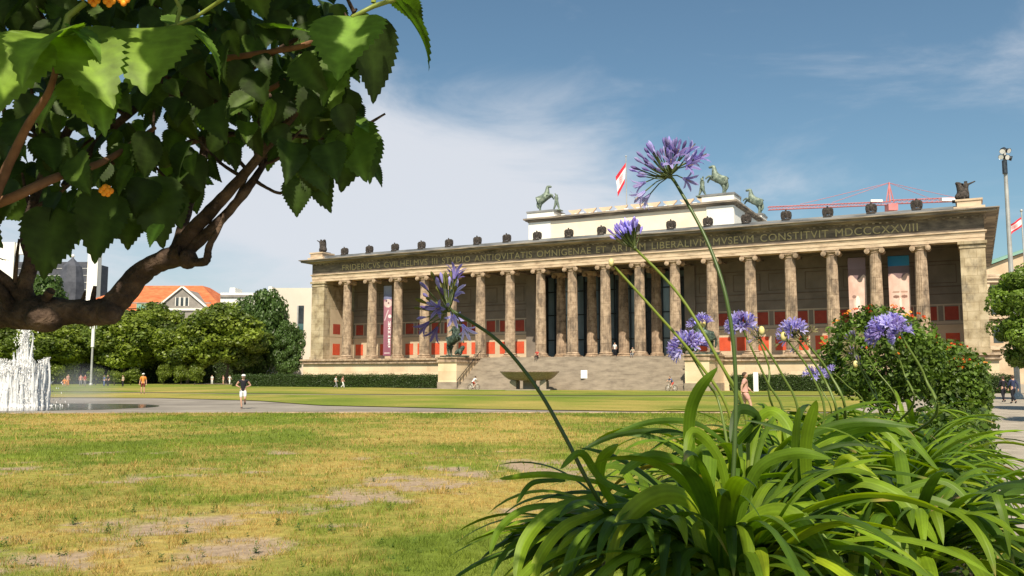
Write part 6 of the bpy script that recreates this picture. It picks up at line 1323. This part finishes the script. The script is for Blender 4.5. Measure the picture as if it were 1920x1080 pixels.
    hd(K4, [(1352, 770), (1325, 715), (1290, 655)], 2.9, (1286, 642), .060, 46, 'round', .75, 8)
    hd(K6, [(1392, 770), (1360, 700), (1315, 620)], 3.3, (1306, 604), .052, 34, 'up', .45, 9, yb=(1318, 606))
    hd(K6, [(1470, 780), (1438, 715), (1393, 618)], 3.2, (1388, 606), .060, 46, 'round', .55, 10)
    hd(K6, [(1497, 780), (1465, 700), (1425, 635)], 3.1, (1422, 622), .040, 22, 'seed', .1, 12, yb=(1428, 620))
    hd(K8, [(1450, 765), (1442, 690), (1424, 640)], 3.4, (1418, 628), .03, 10, 'seed', .0, 13)
    hd(K6, [(1545, 790), (1520, 700), (1478, 640)], 3.1, (1474, 622), .045, 24, 'seed', .1, 14, yb=(1469, 631))
    hd(K8, [(1570, 790), (1545, 710), (1490, 630)], 3.3, (1484, 610), .060, 40, 'round', .5, 15, .0055, yb=(1493, 618))
    hd(K8, [(1585, 780), (1555, 700), (1508, 638)], 3.3, (1502, 622), .055, 34, 'seed', .1, 16, .0055)
    hd(K8, [(1560, 780), (1540, 730), (1528, 705)], 3.6, (1530, 690), .042, 28, 'round', .6, 17, .003)
    hd(K8, [(1620, 770), (1585, 720), (1562, 700)], 3.8, (1553, 684), .035, 22, 'round', .6, 18, .003)
    hd(K10, [(1705, 770), (1695, 700), (1668, 630)], 3.7, (1656, 606), .084, 84, 'round', .75, 19)
    hd(K10, [(1745, 790), (1735, 710), (1702, 650), (1688, 628)], 3.6, (1682, 622), .045, 30, 'round', .7, 36, .006)
    hd(K10, [(1680, 770), (1640, 690), (1602, 640)], 4., (1595, 612), .05, 26, 'seed', .3, 37, .0035)
    hd(K9, [(1660, 780), (1628, 720), (1602, 670)], 3.9, (1592, 655), .055, 30, 'seed', .1, 38, .0035); hd(K9, [(1655, 790), (1640, 730), (1612, 686)], 3.9, (1603, 674), .05, 16, 'seed', .05, 39, .0035, yb=(1604, 683))
    return [K, K2, K3]
agapanthus_row()
def lantana_bush(px, py, D, rx, rz, label, seed, zb):
    c = at(px, py, D); T = empty('lantana_bush', (c.x, c.y, zb)); tag(T, label, 'bush', 'lantana bushes in the planter row'); rd = random.Random(seed); O = Vector(T.location)
    m = MB()
    for i in range(9):
        a = rd.uniform(0, 6.28); e = Vector((math.cos(a) * rx * .6, math.sin(a) * rx * .6, c.z - zb + rd.uniform(-.3, .2) * rz)); mid = Vector((math.cos(a) * rx * .35, math.sin(a) * rx * .35, (c.z - zb) * .35)); m.tube([(0, 0, -.12), (.02 * math.cos(a), .02 * math.sin(a), .02), mid, e], [.022, .018, .012, .005], 7, rough=.1)
    m.build('stems', M['bark'], T, smooth=True)
    r_ = np.random.default_rng(seed); V = []; C = []
    for i in range(230):
        d = r_.normal(size=3); d /= np.linalg.norm(d); q = r_.uniform(.5, .92) ** .6; cc = d * q * np.array((rx, rx, rz)) + np.array((0, 0, c.z - zb)); k = 62; e = r_.normal(size=(k, 3)); e /= np.linalg.norm(e, axis=1)[:, None]
        v, cl = leaf_cloud(cc + e * .085 * r_.uniform(.5, 1.1, k)[:, None], e * .6 + np.array((0, -.1, .5)), .021, np.array((.095, .155, .022)) * r_.uniform(.6, 1.4), .4, .35); V.append(v); C.append(cl)
    meshobj('foliage', fast_mesh('foliage', np.concatenate(V), 4, M['leaf'], np.concatenate(C)), T)
    V = []; C = []
    for i in range(32):
        a = r_.uniform(0, 6.28); z = r_.uniform(.62, 1.0) if i < 28 else r_.uniform(-.2, .4); s = math.sqrt(max(0, 1 - z * z)); p = np.array((math.cos(a) * s * rx, math.sin(a) * s * rx, z * rz + c.z - zb)) * np.array((1.03, 1.03, 1)) + np.array((0, 0, .02)); k = 16
        e = r_.normal(size=(k, 3)); e[:, 2] = abs(e[:, 2]); e /= np.linalg.norm(e, axis=1)[:, None]; col = [(.75, .10, .02), (.85, .24, .03), (.9, .42, .08), (.62, .05, .02)][r_.integers(4)]; v, cl = leaf_cloud(p + e * .014, e, .008, col, .3, .3); meshobj('flower_head', fast_mesh('flower_head', v, 4, M['petal2'], cl), T)
M['petal2'] = leaf_mat('lantana florets', rough=.6, trans=.2, spec=.2, tcol=(1, 1, 1))
lantana_bush(1652, 668, 7.2, .47, .40, 'round lantana bush with orange red flowers behind the violet umbels', 51, 1.60)
lantana_bush(1768, 700, 8.2, .36, .27, 'lower lantana bush right of the round one, with red flowers', 52, 1.56)
lantana_bush(1806, 735, 7.4, .17, .27, 'smallest lantana bush, at the path end of the planter', 53, 1.40)
def low_plants():
    V = []; C = []
    for i in range(1500):
        t = rng.uniform(2.2, 9.) if i < 900 else rng.uniform(4.6, 9.8); s = rng.uniform(-.33, .40) ; x = .5258 * t - .36 + s; y = t; z = rng.uniform(1.15, 1.38 + .022 * t); k = 9
        if i >= 900: s = rng.uniform(.0, .46); x = .5258 * t - .36 + s; z = rng.uniform(1.05, 1.66 + .07 * math.sin(t * 5))
        e = rng.normal(size=(k, 3)); e /= np.linalg.norm(e, axis=1)[:, None]; c = [(.085, .14, .022), (.13, .18, .03), (.05, .09, .02)][rng.integers(3)]
        v, cl = leaf_cloud(np.array((x, y, z)) + e * .05, e * .5 + np.array((0, -.2, .6)), .022, c, .4, .35); V.append(v); C.append(cl)
    o = meshobj('ground_cover', fast_mesh('ground_cover', np.concatenate(V), 4, M['leaf'], np.concatenate(C))); tag(o, 'small leafy underplanting filling the planter row', 'ground cover', kind='stuff')
low_plants()
